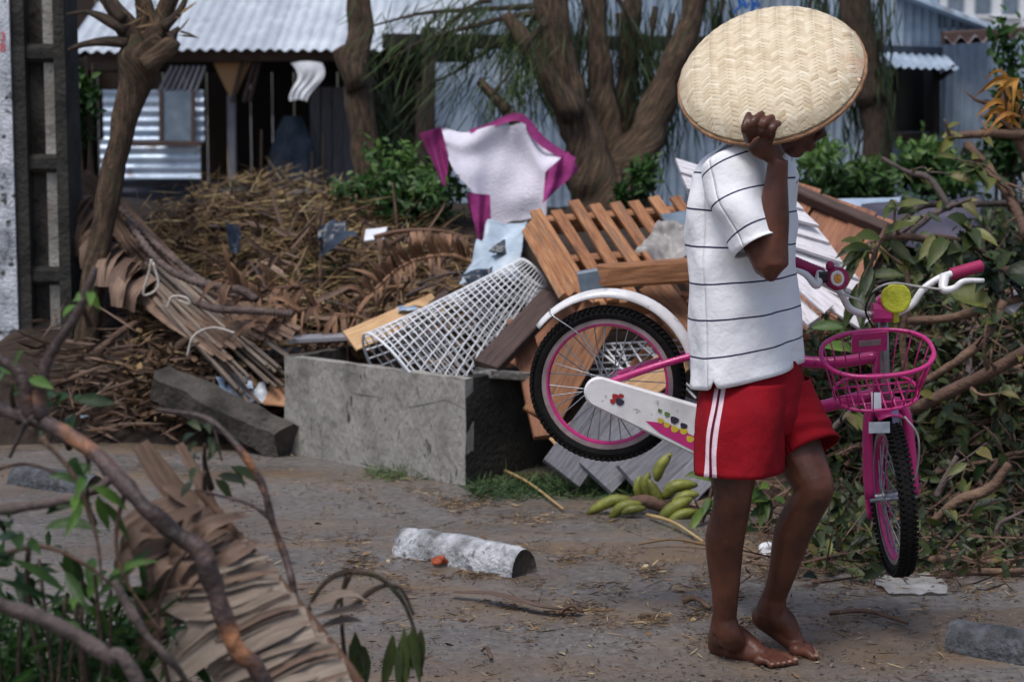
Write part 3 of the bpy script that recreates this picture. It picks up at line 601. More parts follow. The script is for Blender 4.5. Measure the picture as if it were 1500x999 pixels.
A3 = lambda L_: np.array([list(p) for p in L_])
# straw and litter over the left heap
def heap_line(px): return 262+70*abs((px-400)/200)**1.6
n = 5200; B = scatter(n, 205, 720, 262, 505, lambda x, y: y > heap_line(x))
D = rng.normal(size=(n, 3))*np.array([1, .6, .3])+np.array([.6, 0, .12])
tag(mass('straw_litter', M['straw'], A3(B)+rng.normal(size=(n, 3))*.04+np.array([0, -.05, .05]), D, rng.uniform(.05, .22, n), rng.uniform(.003, .008, n), np.clip(rng.normal(.6, .28, n), 0, 1), fold=.1, bend=.15), 'yellow straw strewn over the heap before the veranda', 'straw', kind='stuff')
n = 5200; B = scatter(n, 190, 760, 290, 620, lambda x, y: y > heap_line(x)+15)
tag(mass('leaf_litter', M['litter'], A3(B)+rng.normal(size=(n, 3))*.03+np.array([0, -.04, .04]), rng.normal(size=(n, 3))*np.array([1, 1, .5]), rng.uniform(.03, .12, n), rng.uniform(.01, .035, n), np.clip(rng.normal(.35, .25, n), 0, 1)), 'brown dead leaves and chips covering the left debris heap', 'leaf litter', kind='stuff')
n = 330; B = scatter(n, 330, 740, 330, 505, lambda x, y: y > heap_line(x)+40)
tag(mass('shredded_fronds', M['dead_brown'], A3(B)+rng.normal(size=(n, 3))*.04+np.array([0, -.06, .05]), rng.normal(size=(n, 3))*np.array([1, .5, .5])+np.array([-.2, 0, .1]), rng.uniform(.1, .34, n), rng.uniform(.012, .035, n), np.clip(rng.normal(.4, .3, n), 0, 1), fold=.3, bend=.4), 'torn brown palm leaf shreds heaped behind the planter', 'palm shreds', kind='stuff')
n = 380; B = scatter(n, 60, 430, 470, 640)
tag(mass('rubbish_shreds', M['dead_brown'], A3(B)+rng.normal(size=(n, 3))*.03+np.array([0, -.04, .04]), rng.normal(size=(n, 3))*np.array([1, .6, .3]), rng.uniform(.06, .26, n), rng.uniform(.006, .022, n), np.clip(rng.normal(.25, .3, n), 0, 1), fold=.3, bend=.3), 'dark shredded leaves below the thatch panel and pole', 'leaf shreds', kind='stuff')
for k in range(22):
    px, py = U(300, 720), U(345, 500); a_ = hit(px, py)+V((0, -.08, .06)); d_ = V((U(-1, 1), U(-.5, .3), U(-.15, .5))).normalized()*U(.15, .4); mb = MB(); mb.tube(catmull([a_, a_+d_*.5+V((0, 0, .02)), a_+d_], 7), [U(.006, .013), .005], 6, jit=.3, jf=25)
    tag(mb.build('heap_stick', M['twig'] if k % 2 else M['grey_twig'], smooth=True), ('brown' if k % 2 else 'grey')+' stick in the heap '+('high up below the green bush' if py < 395 and px > 500 else 'high up on the left among straw' if py < 395 else 'low down just above the planter' if px > 430 else 'low down near the rope ends'), 'stick', 'sticks in the frond heap')
# longer stalks that can be told apart
def stalk(pix, r, label, mat='straw', Y=None, name='dry_stalk', cat='stalk', group=None, n=10):
    pts = [at(*p, Y) if Y else hit(*p)+V((0, -.08, .05)) for p in pix]
    mb = MB(); mb.tube(catmull(pts, n), r, 6); return tag(mb.build(name, M[mat], smooth=True), label, cat, group)
stalk([(335, 295), (352, 310), (370, 324)], [.012, .008], 'orange brown stalk slanting down at the top of straw heap')
stalk([(262, 375), (290, 350), (330, 332), (375, 326)], [.01, .007], 'long pale stalk curving along the upper straw heap')
stalk([(292, 392), (350, 382), (420, 372), (485, 368)], [.011, .007], 'long orange stalk lying level across the straw heap')
stalk([(322, 416), (370, 398), (410, 384)], [.01, .006], 'straight yellow stalk lying below the long orange one')
stalk([(345, 362), (395, 356), (450, 366), (520, 372)], [.01, .006], 'green yellow stalk lying near the dark bag')
stalk([(405, 292), (430, 280), (450, 271)], [.011, .008], 'pale stalk sticking up at the crest of straw heap')
stalk([(375, 279), (390, 268), (397, 263)], [.01, .008], 'short pale stalk end poking out above the straw crest')
stalk([(275, 385), (282, 365), (285, 355)], [.009, .006], 'short yellow stalk standing on the left of straw heap')
stalk([(470, 330), (468, 350), (476, 385)], [.014, .006], 'yellow green upright stalk beside the dark bag')
stalk([(470, 345), (500, 355), (540, 380), (555, 372)], [.012, .007], 'yellow stalk leading from dark bag toward curled frond')
# dark bag, white plate, tarp, small rubbish
def lump(name, label, cat, mat, px, py, Y, r, jit=.5, rot=None, jf=9, nu=22, nv=14):
    mb = MB(); c = at(px, py, Y); mb.ell(c, r, rot, nu, nv, jit=jit, jf=jf); return tag(mb.build(name, M[mat], smooth=True), label, cat)
def sheet(name, label, cat, mat, quad, Ys, amp=.03, f=6, nu=24, nv=18, thick=0, group=None):
    A, B_, C_, D_ = [at(*p, y) for p, y in zip(quad, Ys)]; mb = MB(); nn = (B_-A).cross(D_-A).normalized()
    mb.grid(lambda a, b: (lambda p: p+nn*(amp*mnoise.noise(p*f)*2+amp*.4*mnoise.noise(p*f*3)))(A.lerp(B_, a).lerp(D_.lerp(C_, a), b)), nu, nv)
    o = mb.build(name, M[mat], smooth=True)
    if thick:
        md = o.modifiers.new('thickness', 'SOLIDIFY'); md.thickness = thick
    return tag(o, label, cat, group)
sheet('dark_bag', 'dark blue plastic bag lying in the straw', 'bag', 'black_bag', [(470, 330), (498, 328), (516, 358), (474, 362)], [9.5, 9.6, 9.35, 9.35], .055, 11, 30, 26)
sheet('dark_rag', 'small dark blue rag in the middle of straw heap', 'rag', 'black_bag', [(336, 338), (354, 336), (352, 366), (334, 368)], [9.7, 9.7, 9.55, 9.55], .05, 13, 24, 24)
sheet('white_board', 'small white board end jutting from behind the curled frond', 'board', 'white_plastic', [(536, 340), (568, 336), (562, 352), (534, 356)], [9.3, 9.3, 9.2, 9.2], .004, thick=.012)
sheet('tarpaulin', 'crumpled pale blue plastic sheet spilling left of the pallet', 'tarpaulin', 'tarp', [(722, 322), (772, 320), (762, 405), (672, 408)], [9.0, 9.0, 8.3, 8.3], .035, 7, 30, 30, .004)
sheet('black_scrap', 'black plastic scrap on the pale blue sheet', 'scrap', 'black_bag', [(716, 362), (740, 352), (742, 366), (722, 378)], [8.45, 8.5, 8.4, 8.38], .02, 12)
sheet('black_strip', 'black plastic scrap under the lower edge of pale blue sheet', 'scrap', 'black_bag', [(672, 404), (722, 392), (716, 410), (690, 418)], [8.3, 8.32, 8.25, 8.25], .02, 12)
sheet('blue_wrapper', 'small blue wrapper above the yellow plywood', 'wrapper', 'denim', [(580, 452), (610, 446), (612, 455), (584, 460)], [8.55, 8.55, 8.5, 8.5], .012, 16)
# yellow plywood and stick
def plank(label, p0, p1, y0, y1, w, h, mat='wood', up=(0, -.6, .8), name='plank', cat='plank', group=None, jag=0, nseg=1, warp=0):
    mb = MB(); mb.bar(at(*p0, y0), at(*p1, y1), w, h, up, jag=jag, nseg=nseg, warp=warp); return tag(mb.build(name, M[mat]), label, cat, group)
plank('yellow brown plywood strip sloping into the concrete planter', (512, 500), (642, 444), 8.35, 8.6, .11, .012, 'pale_wood', (.1, -.75, .6))
plank('long thin brown batten slanting behind the white wire roll', (575, 498), (702, 386), 8.4, 8.75, .03, .02, 'dark_wood')
plank('grey weathered board lying along the planter back rim', (428, 497), (545, 491), 8.62, 8.5, .1, .02, 'grey_wood', (0, -.1, 1))
for k, (p0, p1) in enumerate((((385, 505), (475, 497)), ((395, 516), (440, 512)), ((360, 532), (425, 528)))):
    plank(['pale split lath on the rubbish left of the planter, uppermost', 'pale split lath between two others left of planter', 'dark split lath lowest of three left of planter'][k], p0, p1, 8.7, 8.6, .035, .012, ['pale_wood', 'grey_wood', 'dark_wood'][k])
# ---- curled dead frond and other fronds
def frond(name, label, rib, leaf_fn, Ys, r=.012, n=24, mat='dead_frond', ribmat='dead_frond', group=None, cat='palm frond', messy=.12):
    pts = [at(p[0], p[1], y) for p, y in zip(rib, Ys)]; c = catmull(pts, n)
    T = thing(name, label, cat, c[0]); mb = MB(); mb.tube(c, [r, r*.5], 6); mb.build('midrib', M[ribmat], T, smooth=True)
    for k in range(n):
        for (d, L_, w_, nr) in leaf_fn(k/(n-1)):
            if messy and random.random() < .3: continue
            d = (V(d).normalized()+V((U(-1, 1), U(-.5, .3), U(-1, 1)))*messy).normalized(); L_ *= 1+messy*U(-.8, .9); w_ *= 1+messy*U(-.6, 1.2); s = c[k]; e = s+d*L_; mid = s.lerp(e, .5)+V(nr)*L_*U(.05, .22)
            mb = MB(); mb.strip(catmull([s, mid, e+V((0, 0, -U(0, .06)*L_*4))], 6), [w_*.6, w_, w_*.8, w_*.15], V(nr), U(.05, .3), tw=U(-.6, .6)); mb.build('leaflet', M[mat], T, smooth=True)
    return T
frond('curled_frond', 'curled brown dead palm frond arched above the planter', [(693, 384), (660, 374), (620, 378), (585, 392), (548, 425)], lambda t: [((-.25+U(-.1, .1)-.2*t, -.2, 1), U(.09, .13)*(1.1-.35*t), .04, (-.6, -.6, .4))]+([((U(-.2, .3), -.5, -1), U(.05, .11), .014, (0, -1, .2))] if t > .35 else []), [8.75, 8.75, 8.75, 8.7, 8.6], n=26)
frond('folded_frond', 'folded dead palm frond bent over beside the white board', [(548, 348), (580, 340), (620, 337), (660, 341), (690, 352)], lambda t: [((.1+U(-.1, .1), -.5, -1), U(.06, .1), .03, (0, -1, .4))], [9.0]*5, n=16)
for k in range(7):
    if k in (2, 5): continue
    x0, y0 = [(560, 478), (470, 450), (520, 440), (440, 420), (590, 420), (500, 470), (380, 440)][k]; dx, dy = [(-70, -18), (-75, 22), (-80, -22), (-90, 18), (-60, 22), (-75, 10), (-60, -30)][k]
    lb = ['dead reddish frond just above the planter rim', 'dead frond pointing left beneath the straw heap', 'dead frond in the middle of the brown heap', 'dark dead frond lying left of the green tuft', 'dead frond hanging beneath the curled frond', 'lowest dead frond resting behind planter', 'short dead frond next to the rope ends'][k]
    frond('dead_frond', lb, [(x0, y0), (x0+dx*.5, y0+dy*.5-5), (x0+dx, y0+dy)], lambda t: [((-.6+U(-.4, .4), -.4, s*1.0), U(.07, .16), .018, (0, -.7, .7)) for s in (-1, 1)], [8.7, 8.65, 8.6] if y0 > 430 else [9.0, 8.95, 8.9], n=13, group='dead fronds on the left heap', messy=.9)
mb = MB(); n = 160; B = [list(hit(U(450, 500), U(395, 425))+V((0, -.03, .02))) for _ in range(n)]
tag(mass('green_tuft', M['bush'], B, rng.normal(size=(n, 3))+np.array([0, -.4, .6]), rng.uniform(.04, .1, n), .02, rng.uniform(0, .6, n)), 'small dark green tuft among brown fronds', 'plant')
# ---- fallen thatch panel with ropes
Th = thing('thatch_panel', 'fallen panel of brown palm thatch fanning down from the pruned tree', 'thatch', gr(330, 600)*1)
def tpt(s, t):
    """s along the panel (0 top left .. 1 lower right), t across"""
    top = catmull([at(118, 235, 9.75), at(190, 320, 9.6), at(300, 410, 9.1), at(455, 492, 8.55)], 21); lo = catmull([at(110, 275, 9.65), at(165, 375, 9.35), at(250, 470, 8.9), at(345, 548, 8.45)], 21)
    i = s*20; a = min(19, int(i)); return top[a].lerp(top[a+1], i-a).lerp(lo[a].lerp(lo[a+1], i-a), t)
_tp = [[tpt(i/20, j/10) for j in range(11)] for i in range(21)]
def tp2(s, t):
    s = max(0, min(1, s))*20; t = max(0, min(1, t))*10; i, j = min(19, int(s)), min(9, int(t)); a, b = s-i, t-j
    return (_tp[i][j].lerp(_tp[i+1][j], a)).lerp(_tp[i][j+1].lerp(_tp[i+1][j+1], a), b)
for k in range(26):
    t = k/25; s0, s1 = U(0, .1)+.25*(t < .4)*U(0, 1), U(.82, 1.0)
    pts = [tp2(lerp(s0, s1, q/8), t+.1*(q/8-.5)*U(.5, 1))+V((0, -.03*U(.3, 1.5), .02*math.sin(q))) for q in range(9)]
    mb = MB(); mb.strip(pts, [.05, .06, .045, .03, .02], (-.2, -.8, .5), U(.1, .4), tw=U(-.3, .3)); mb.build('leaf_strip', M['dead_brown'], Th, smooth=True)
for k in range(15):      # broad leaf folds on the lower left side
    s = .02+k*.036+U(-.012, .012); p = tp2(s, .55); q = tp2(s+U(-.02, .06), U(.8, 1.2))+V((-.06+U(-.04, .04), -.06, -.05-U(-.03, .09)))
    mb = MB(); mb.strip(catmull([p+V((0, -.11, 0)), p.lerp(q, .5)+V((-.02, -.16, .02)), q+V((0, -.08, 0))], 6), [.075, U(.07, .11), U(.03, .09)], (-.3, -.8, .5), U(.05, .3), tw=U(-.5, .5)); mb.build('leaf_fold', M['dead_brown'], Th, smooth=True)
for k in range(18):
    t = U(.0, 1); s0 = U(.42, .66); mb = MB(); mb.tube([tp2(s0, t*.8+.2)+V((0, -.06, .02)), tp2(1, t)+V((U(-.12, .05), -.09, -.04-U(0, .12)))], [.011, .008], 6); mb.build('rod', M['dead_grey'], Th, smooth=True)
def rope(name, label, pix, Ys, r=.02, mat='rope'):
    pts = catmull([at(*p, y) for p, y in zip(pix, Ys)], 170); T = MB()
    rad = [r*(.62+.5*abs(math.sin(k*.62))) for k in range(170)]
    T.tube(pts, rad, 8, jit=.15); return tag(T.build(name, M[mat], smooth=True), label, 'rope', 'ropes on the thatch panel')
rope('twisted_rope', 'upper dark twisted rope running down the thatch panel edge', [(150, 275), (195, 325), (260, 385), (320, 425), (372, 437)], [9.5, 9.4, 9.1, 8.85, 8.6], .016)
rope('twisted_rope', 'middle twisted rope across the thatch panel ending near planter', [(186, 325), (235, 385), (285, 412), (350, 425), (375, 438)], [9.3, 9.05, 8.8, 8.6, 8.5], .018)
rope('twisted_rope', 'lowest twisted rope lying level on the thatch rods', [(285, 442), (320, 453), (370, 455), (428, 460)], [8.7, 8.55, 8.45, 8.4], .017)
for k, pix in enumerate(([(222, 380), (218, 400), (210, 432), (232, 420), (224, 384)], [(245, 452), (252, 435), (272, 436), (278, 446), (262, 440)], [(274, 522), (284, 492), (312, 480), (345, 488)])):
    mb = MB(); mb.tube(catmull([at(*p, 8.5+.14*(2-k)) for p in pix], 20), .006, 5); tag(mb.build('tied_twine', M['twine'], smooth=True), ['loose twine loop at the upper left of thatch rods', 'white twine knotted round the thatch rods', 'white twine trailing below the thatch rods'][k], 'twine')
# ---- rubble at lower left
def kerb(name, label, p0, p1, w, h, mat, Ys, up=(0, -.3, 1), jag=.02):
    mb = MB(); a, b = at(*p0, Ys[0]), at(*p1, Ys[1]); mb.bar(a, b, w, h, up, jag=jag, nseg=16, warp=.003, bev=.02); mb.v = [tuple(V(p)+V((mnoise.noise(V(p)*11), mnoise.noise(V(p)*11+V((4, 0, 0))), mnoise.noise(V(p)*13)))*.016) for p in mb.v]; return tag(mb.build(name, M[mat]), label, 'kerb stone')
kerb('kerb_stone', 'broken concrete kerb stone slanting down to the planter corner', (238, 562), (420, 648), .13, .15, 'dark_concrete', (8.55, 8.2), (.3, -.5, 1))
kerb('kerb_stone', 'flat dark kerb stone lying behind the slanting one', (175, 598), (322, 606), .16, .09, 'black_concrete', (8.9, 8.7))
kerb('kerb_stone', 'dark beam across the shadow under the thatch panel', (190, 478), (275, 482), .1, .09, 'black_concrete', (9.4, 9.4))
sheet('blue_rag', 'pale blue and white rag crumpled behind the kerb stone', 'rag', 'denim', [(300, 546), (362, 548), (372, 578), (330, 575)], [8.65, 8.65, 8.5, 8.5], .04, 9)
sheet('white_wrapper', 'white plastic wrapper beside the pale blue rag', 'wrapper', 'paper', [(330, 575), (388, 562), (394, 582), (345, 592)], [8.5, 8.5, 8.42, 8.42], .03, 12)
sheet('cardboard_scrap', 'orange brown cardboard scrap against the planter side', 'cardboard', 'cardboard', [(388, 560), (424, 545), (426, 600), (392, 598)], [8.55, 8.5, 8.42, 8.45], .03, 8, thick=.006)
sheet('grey_sheet', 'pale grey blue sheet lying before the utility pole foot', 'sheet', 'tarp', [(108, 572), (132, 568), (172, 598), (118, 612)], [9.0, 9.0, 8.7, 8.55], .012, 8, thick=.004)
n = 500; B = [list(hit(U(60, 420), U(520, 640))+V((0, -.02, .03))) for _ in range(n)]
tag(mass('twig_litter', M['litter'], B, rng.normal(size=(n, 3))*np.array([1, .6, .25]), rng.uniform(.06, .25, n), rng.uniform(.005, .02, n), rng.uniform(0, .6, n)), 'dark twigs and bark under the thatch panel', 'litter', kind='stuff')
for k, (a, b) in enumerate((((118, 612), (235, 540)), ((140, 520), (205, 470)), ((200, 640), (235, 632)))):
    mb = MB(); mb.tube(catmull([at(*a, 8.9), at((a[0]+b[0])/2, (a[1]+b[1])/2-6, 8.95), at(*b, 9.0)], 8), [.022, .014], 7, jit=.3); tag(mb.build('fallen_stick', M['twig'], smooth=True), ['dark stick leaning in the shadow below thatch', 'reddish stick leaning against the pruned tree foot', 'short pale stick on the road edge near the kerb'][k], 'stick')
bush('weed_clump', 'small green weeds behind the slanting kerb stone', 222, 545, 8.9, .09, .07, 160, 'fresh_leaf', (0, .6), L=.06, W=.025, cat='weeds', stems=4)
# ---- concrete planter
Pn = thing('concrete_planter', 'open grey concrete planter box with dark side in the middle', 'planter', gr(560, 690))
a = gr(682, 712); b = gr(418, 664); d = gr(818, 688)-a; hgt = .445
ux = (b-a); uy = V((d.x, max(d.y, .62), 0)); uy = V((.42, .62, 0))
def wall_(name, mat, p, q, th, inn):
    inn = V(inn).normalized(); mb = MB(); nseg = 14
    up = Z; L_ = (q-p); c = []
    def f(u, v): 
        r = p+L_*u+Z*(hgt*v-.03); return r+V((mnoise.noise(r*6), mnoise.noise(r*6+V((5, 0, 0))), 0))*.006
    mb.grid(f, 16, 6, us=1, vs_=1); mb.grid(lambda u, v: f(1-u, v)+inn*th, 16, 6); mb.grid(lambda u, v: f(u, 1)+inn*th*v+Z*.006*mnoise.noise((u*9, v, 2)), 16, 2); mb.grid(lambda u, v: f(0, v)+inn*th*(1-u), 2, 6); mb.grid(lambda u, v: f(1, v)+inn*th*u, 2, 6)
    return mb.build(name, M[mat], Pn, smooth=False)
wall_('front_wall', 'planter', b, a, .055, uy)
ni = -ux.normalized()*-1
wall_('side_wall', 'black_concrete', a+uy.normalized()*.003, a+uy, .055, ux); wall_('back_wall', 'dark_concrete', a+uy, b+uy, .055, -uy); wall_('end_wall', 'dark_concrete', b+uy, b+uy.normalized()*.003, .055, -ux)  # side wall near black, back and end walls darker than the front
mb = MB(); mb.grid(lambda u, v: a+ux*u+uy*v+Z*(.3+.05*mnoise.noise((u*5, v*5, 0))), 10, 6); mb.build('soil', M['earth'], Pn)
# rim slab on the side
plank('pale chipped concrete slab edge lying on the planter side rim', (706, 546), (800, 553), 7.72, 7.98, .1, .035, 'concrete', Z, 'rim_slab', 'slab', jag=.01, nseg=4)
plank('thick dark brown board slanting over the planter corner', (712, 538), (812, 434), 7.75, 8.05, .12, .04, 'dark_wood', (-.45, -.75, .35))
plank('reddish board lying behind the dark slanting board', (742, 532), (838, 448), 8.0, 8.35, .2, .025, 'red_wood', (-.2, -.8, .5))
# ---- white wire roll
Wm = thing('wire_roll', 'white lattice wire roll leaning out of the concrete planter', 'wire mesh', at(640, 530, 8.1))
e0 = at(596, 580, 7.98); e1 = at(781, 401, 8.3); ax = (e1-e0); sd_ = ax.cross(V((0, -1, .1))).normalized(); fr = sd_.cross(ax).normalized()
def cone(u, t):
    """u round the roll, t along"""
    r = lerp(.3, .082, t**.9); a = u*2*math.pi; return e0+ax*t+(sd_*math.cos(a)*r+fr*math.sin(a)*r*.75)+ax.normalized()*(.05*math.cos(a)*(1-t)*-1)
mb = MB(); nh = 34
for k in range(nh): mb.tube([cone(k/nh+.10*q/14, q/14) for q in range(15)], .0034, 4, cap=False, tint=.5)
for k in range(26):
    t = (k+.5)/26; mb.tube([cone(q/28, max(0, min(1, t+.07*math.cos(q/28*2*math.pi+1.2)))) for q in range(28)], .0034, 4, closed=True, tint=.5)
tag(mb.build('lattice', M['white_plastic'], Wm, smooth=True), kind='stuff')
for t in (0, 1):
    mb = MB(); mb.tube([cone(k/40, t) for k in range(40)], .006, 5, closed=True); mb.build('end_ring', M['white_plastic'], Wm, smooth=True)
# ---- pallets and timber
def pallet(label, TL, TR, BL, ys, nsl, w, mat='wood', cat='pallet'):
    A, B_, C_ = at(*TL, ys[0]), at(*TR, ys[1]), at(*BL, ys[2]); u, v = B_-A, C_-A; nn = v.cross(u).normalized()
    if nn.y > 0: nn = -nn
    T = thing('wooden_pallet', label, cat, (*((A+C_)/2).xy, 0), 'broken wooden pallets')
    for k in range(nsl):
        p = A+u*((k+.3)/nsl); o = V((U(-.004, .004), 0, U(-.012, .02)))
        mb = MB(); mb.bar(p-v*U(.02, .06)+o, p+v*U(1.0, 1.04)+u*U(-.01, .01), w*U(.9, 1.08), .018, nn, jag=.004); mb.build('slat', M[mat], T)
    for t in (.04, .5, .97):
        mb = MB(); mb.bar(A+v*t-nn*.05-u*.01, B_+v*t-nn*.05, .045, .075, nn); mb.build('stringer', M[mat], T)
    for k in (0, 4):
        p = A+u*((k+.1)/4.6)-nn*.105; mb = MB(); mb.bar(p, p+v, w*1.05, .018, nn); mb.build('bottom_slat', M[mat], T)
    return T
pallet('orange wooden pallet leaning left of the person with slats uphill', (778, 312), (1040, 292), (858, 442), (8.45, 8.5, 7.85), 9, .05)
for k in range(3):
    plank(['outer side board of left pallet edge, leftmost', 'middle side board along the left pallet edge', 'inner side board along the left pallet edge'][k], (771+k*7, 338-k*9), (826+k*15, 436-k*2), 8.35, 7.8, .035, .03, 'wood', (-.5, -.7, .4), 'edge_board')
pallet('orange wooden pallet right of the person under white boards', (1120, 262), (1318, 338), (1020, 420), (8.3, 8.1, 7.75), 7, .085, 'red_wood')
plank('brown rail along the top of the right pallet', (1110, 258), (1330, 350), 8.25, 8.0, .05, .05, 'dark_wood')
plank('splintered orange beam lying across the left pallet', (880, 405), (1060, 392), 7.6, 7.65, .1, .09, 'wood', Z, 'beam', 'beam', jag=.04)
plank('orange board slanting below the splintered beam', (955, 418), (1040, 520), 7.75, 7.55, .13, .025, 'wood', (.3, -.8, .5))
plank('blue grey plastic block under the splintered beam end', (848, 415), (888, 408), 7.7, 7.7, .06, .09, 'blue_grey', Z, 'plastic_block', 'block')
sheet('blue_grey_board', 'blue grey flat board resting on the left pallet', 'board', 'blue_grey', [(968, 318), (1030, 308), (1040, 346), (985, 348)], [8.1, 8.1, 7.95, 7.95], .003, thick=.01)
sheet('clear_sheet', 'crumpled cloudy plastic sheet on the left pallet', 'plastic sheet', 'clear_bag', [(965, 325), (1020, 345), (1030, 388), (928, 386)], [7.95, 7.9, 7.75, 7.78], .05, 10, 30, 24)
TB = [((880, 452), (792, 612), 7.75, 7.5, .15, 'wood', 'wide orange board seen through the rear wheel, upper left'), ((1010, 470), (860, 640), 7.85, 7.55, .13, 'wood', 'orange board running diagonally behind the rear wheel hub'),
      ((985, 468), (880, 470), 8.0, 8.0, .09, 'red_wood', 'reddish board lying level behind the top of rear wheel'), ((1000, 520), (820, 660), 7.65, 7.4, .12, 'pale_wood', 'pale board sloping behind the lower rear wheel'),
      ((890, 600), (822, 694), 7.5, 7.35, .17, 'grey_wood', 'pale grey board standing under the rear wheel, leftmost'), ((960, 610), (872, 700), 7.5, 7.35, .17, 'grey_wood', 'grey board under the rear wheel beside the leftmost one'),
      ((1040, 620), (930, 712), 7.55, 7.3, .2, 'grey_wood', 'dark grey board behind the bananas'), ((1060, 660), (990, 730), 7.5, 7.25, .12, 'grey_wood', 'grey board between bananas and red shorts'), ((760, 470), (800, 640), 8.0, 7.7, .1, 'red_wood', 'short reddish board standing by the planter side')]
for (p0, p1, y0, y1, w_, mt, lb) in TB: plank(lb, p0, p1, y0, y1, w_, .022, mt, (.25, -.8, .5), jag=.006)
mb = MB()
for k in range(12):
    a_ = at(870+k*13, 505+U(-4, 4), 7.72); mb.tube([a_, a_+V((U(.05, .2), -.1, -.1-U(0, .1)))], .004, 4); mb.tube([at(865, 505+k*9, 7.7), at(1000, 498+k*10, 7.75)], .003, 4)
tag(mb.build('wire_scrap', M['white_plastic']), 'bent white wire grid scrap behind the rear wheel hub', 'wire mesh')
# ---- broken white boards (shutter) fanned right of the person
Sh = thing('broken_shutter', 'broken white painted shutter of fanned boards behind the handlebars', 'shutter', at(1180, 520, 7.2))
E_ = catmull([V((1160, 284, 0)), V((1206, 342, 0)), V((1252, 402, 0)), V((1297, 464, 0))], 8); S_ = catmull([V((988, 230, 0)), V((1010, 285, 0)), V((1060, 340, 0)), V((1130, 392, 0))], 8)
for k in range(7):
    q = [S_[k], E_[k], E_[k+1]+V((U(-4, 3), U(-2, 2), 0)), S_[k+1]]; c_ = (q[0]+q[1]+q[2]+q[3])/4; q = [c_+(p-c_)*(.985, .985)[0]+V((0, (1.2, 1.2, -1.2, -1.2)[n_], 0)) for n_, p in enumerate(q)]
    yy = (7.32-.02*k, 7.26-.02*k, 7.22-.02*k, 7.28-.02*k); F_ = [at(p.x, p.y, y-.012*(k % 2)) for p, y in zip(q, yy)]; nn = (F_[1]-F_[0]).cross(F_[3]-F_[0]).normalized(); nn = nn if nn.y > 0 else -nn
    mb = MB(); L1 = (F_[1]-F_[0]).length; ou = U(0, 5)
    vs = []; uvs = []
    for side in (0, .016):
        for b_ in range(3):
            for a_ in range(9):
                p = F_[0].lerp(F_[1], a_/8).lerp(F_[3].lerp(F_[2], a_/8), b_/2); vs.append(p+nn*(side+.004*mnoise.noise(p*6))); uvs.append((ou+L1*a_/8, ou+.05*b_))
    fs = [(b_*9+a_, b_*9+a_+1, (b_+1)*9+a_+1, (b_+1)*9+a_) for b_ in range(2) for a_ in range(8)]; fs += [tuple(27+i_ for i_ in reversed(f)) for f in fs]
    rim = [*range(9), 17, *range(26, 17, -1), 9]; fs += [(rim[i_], rim[(i_+1) % len(rim)], 27+rim[(i_+1) % len(rim)], 27+rim[i_]) for i_ in range(len(rim))]
    mb.add(vs, fs, uvs); mb.build('board', M['white_wood'], Sh)
for p0, p1 in (((1150, 395), (1214, 452)), ((1140, 420), (1190, 470)), ((1180, 420), (1262, 472))):
    mb = MB(); mb.bar(at(*p0, 7.1), at(*p1, 7.0), .06, .014, (.3, -.85, .4), jag=.02, nseg=3, warp=.006); mb.build('board', M['white_wood'], Sh)
mb = MB(); mb.bar(at(1120, 300, 7.35), at(1190, 430, 7.2), .06, .03, (.2, -.85, .5)); mb.build('ledge', M['white_wood'], Sh)
sheet('plum_sheet', 'dull purple tin sheet lying on the heap behind the branches', 'tin sheet', 'plum_tin', [(1262, 300), (1440, 292), (1420, 376), (1250, 352)], [9.0, 9.0, 8.2, 8.25], .02, 4, thick=.004)
sheet('pale_tin_strip', 'pale tin strip beyond the dull purple sheet', 'tin sheet', 'tin_bright', [(1215, 292), (1320, 290), (1316, 302), (1230, 304)], [9.2, 9.2, 9.0, 9.0], .006, 4, thick=.004)
# ---- bananas
def bananas(label, items, stalk_at):
    c = gr(*stalk_at); T = thing('banana_bunch', label, 'bananas', c, 'bunches of green bananas')
    for (pix, r, Y) in items:
        mb = MB(); mb.tube(catmull([at(*p, Y) for p in pix], 12), [r*.35, r*.8, r, r*1.02, r*.95, r*.75, r*.25], 7); mb.build('banana', M['banana'], T, smooth=True)
    mb = MB(); mb.tube(catmull([at(stalk_at[0]+p[0], stalk_at[1]+p[1], 7.05) for p in ((-30, -18), (0, -22), (30, -10), (48, 6))], 8), [.025, .018], 8, jit=.4); mb.build('stalk', M['twig'], T, smooth=True)
bananas('bunch of green bananas on the road edge, left one with upright fruit', [([(930, 733), (895, 734), (860, 752)], .022, 7.05), ([(940, 738), (912, 742), (892, 760)], .021, 7.0), ([(946, 744), (925, 746), (910, 752)], .016, 6.98), ([(938, 735), (934, 715), (938, 697)], .018, 7.1), ([(955, 735), (945, 712), (950, 692)], .021, 7.08), ([(962, 705), (966, 685), (983, 664)], .022, 7.2), ([(972, 736), (960, 722), (950, 702)], .02, 7.06)], (948, 756))
bananas('bunch of green bananas nearest the standing leg', [([(972, 728), (990, 712), (1022, 710)], .024, 7.05), ([(962, 768), (985, 745), (1014, 730)], .024, 6.98), ([(972, 776), (995, 756), (1020, 748)], .022, 6.96), ([(985, 735), (1005, 726), (1024, 724)], .02, 7.03)], (1005, 768))
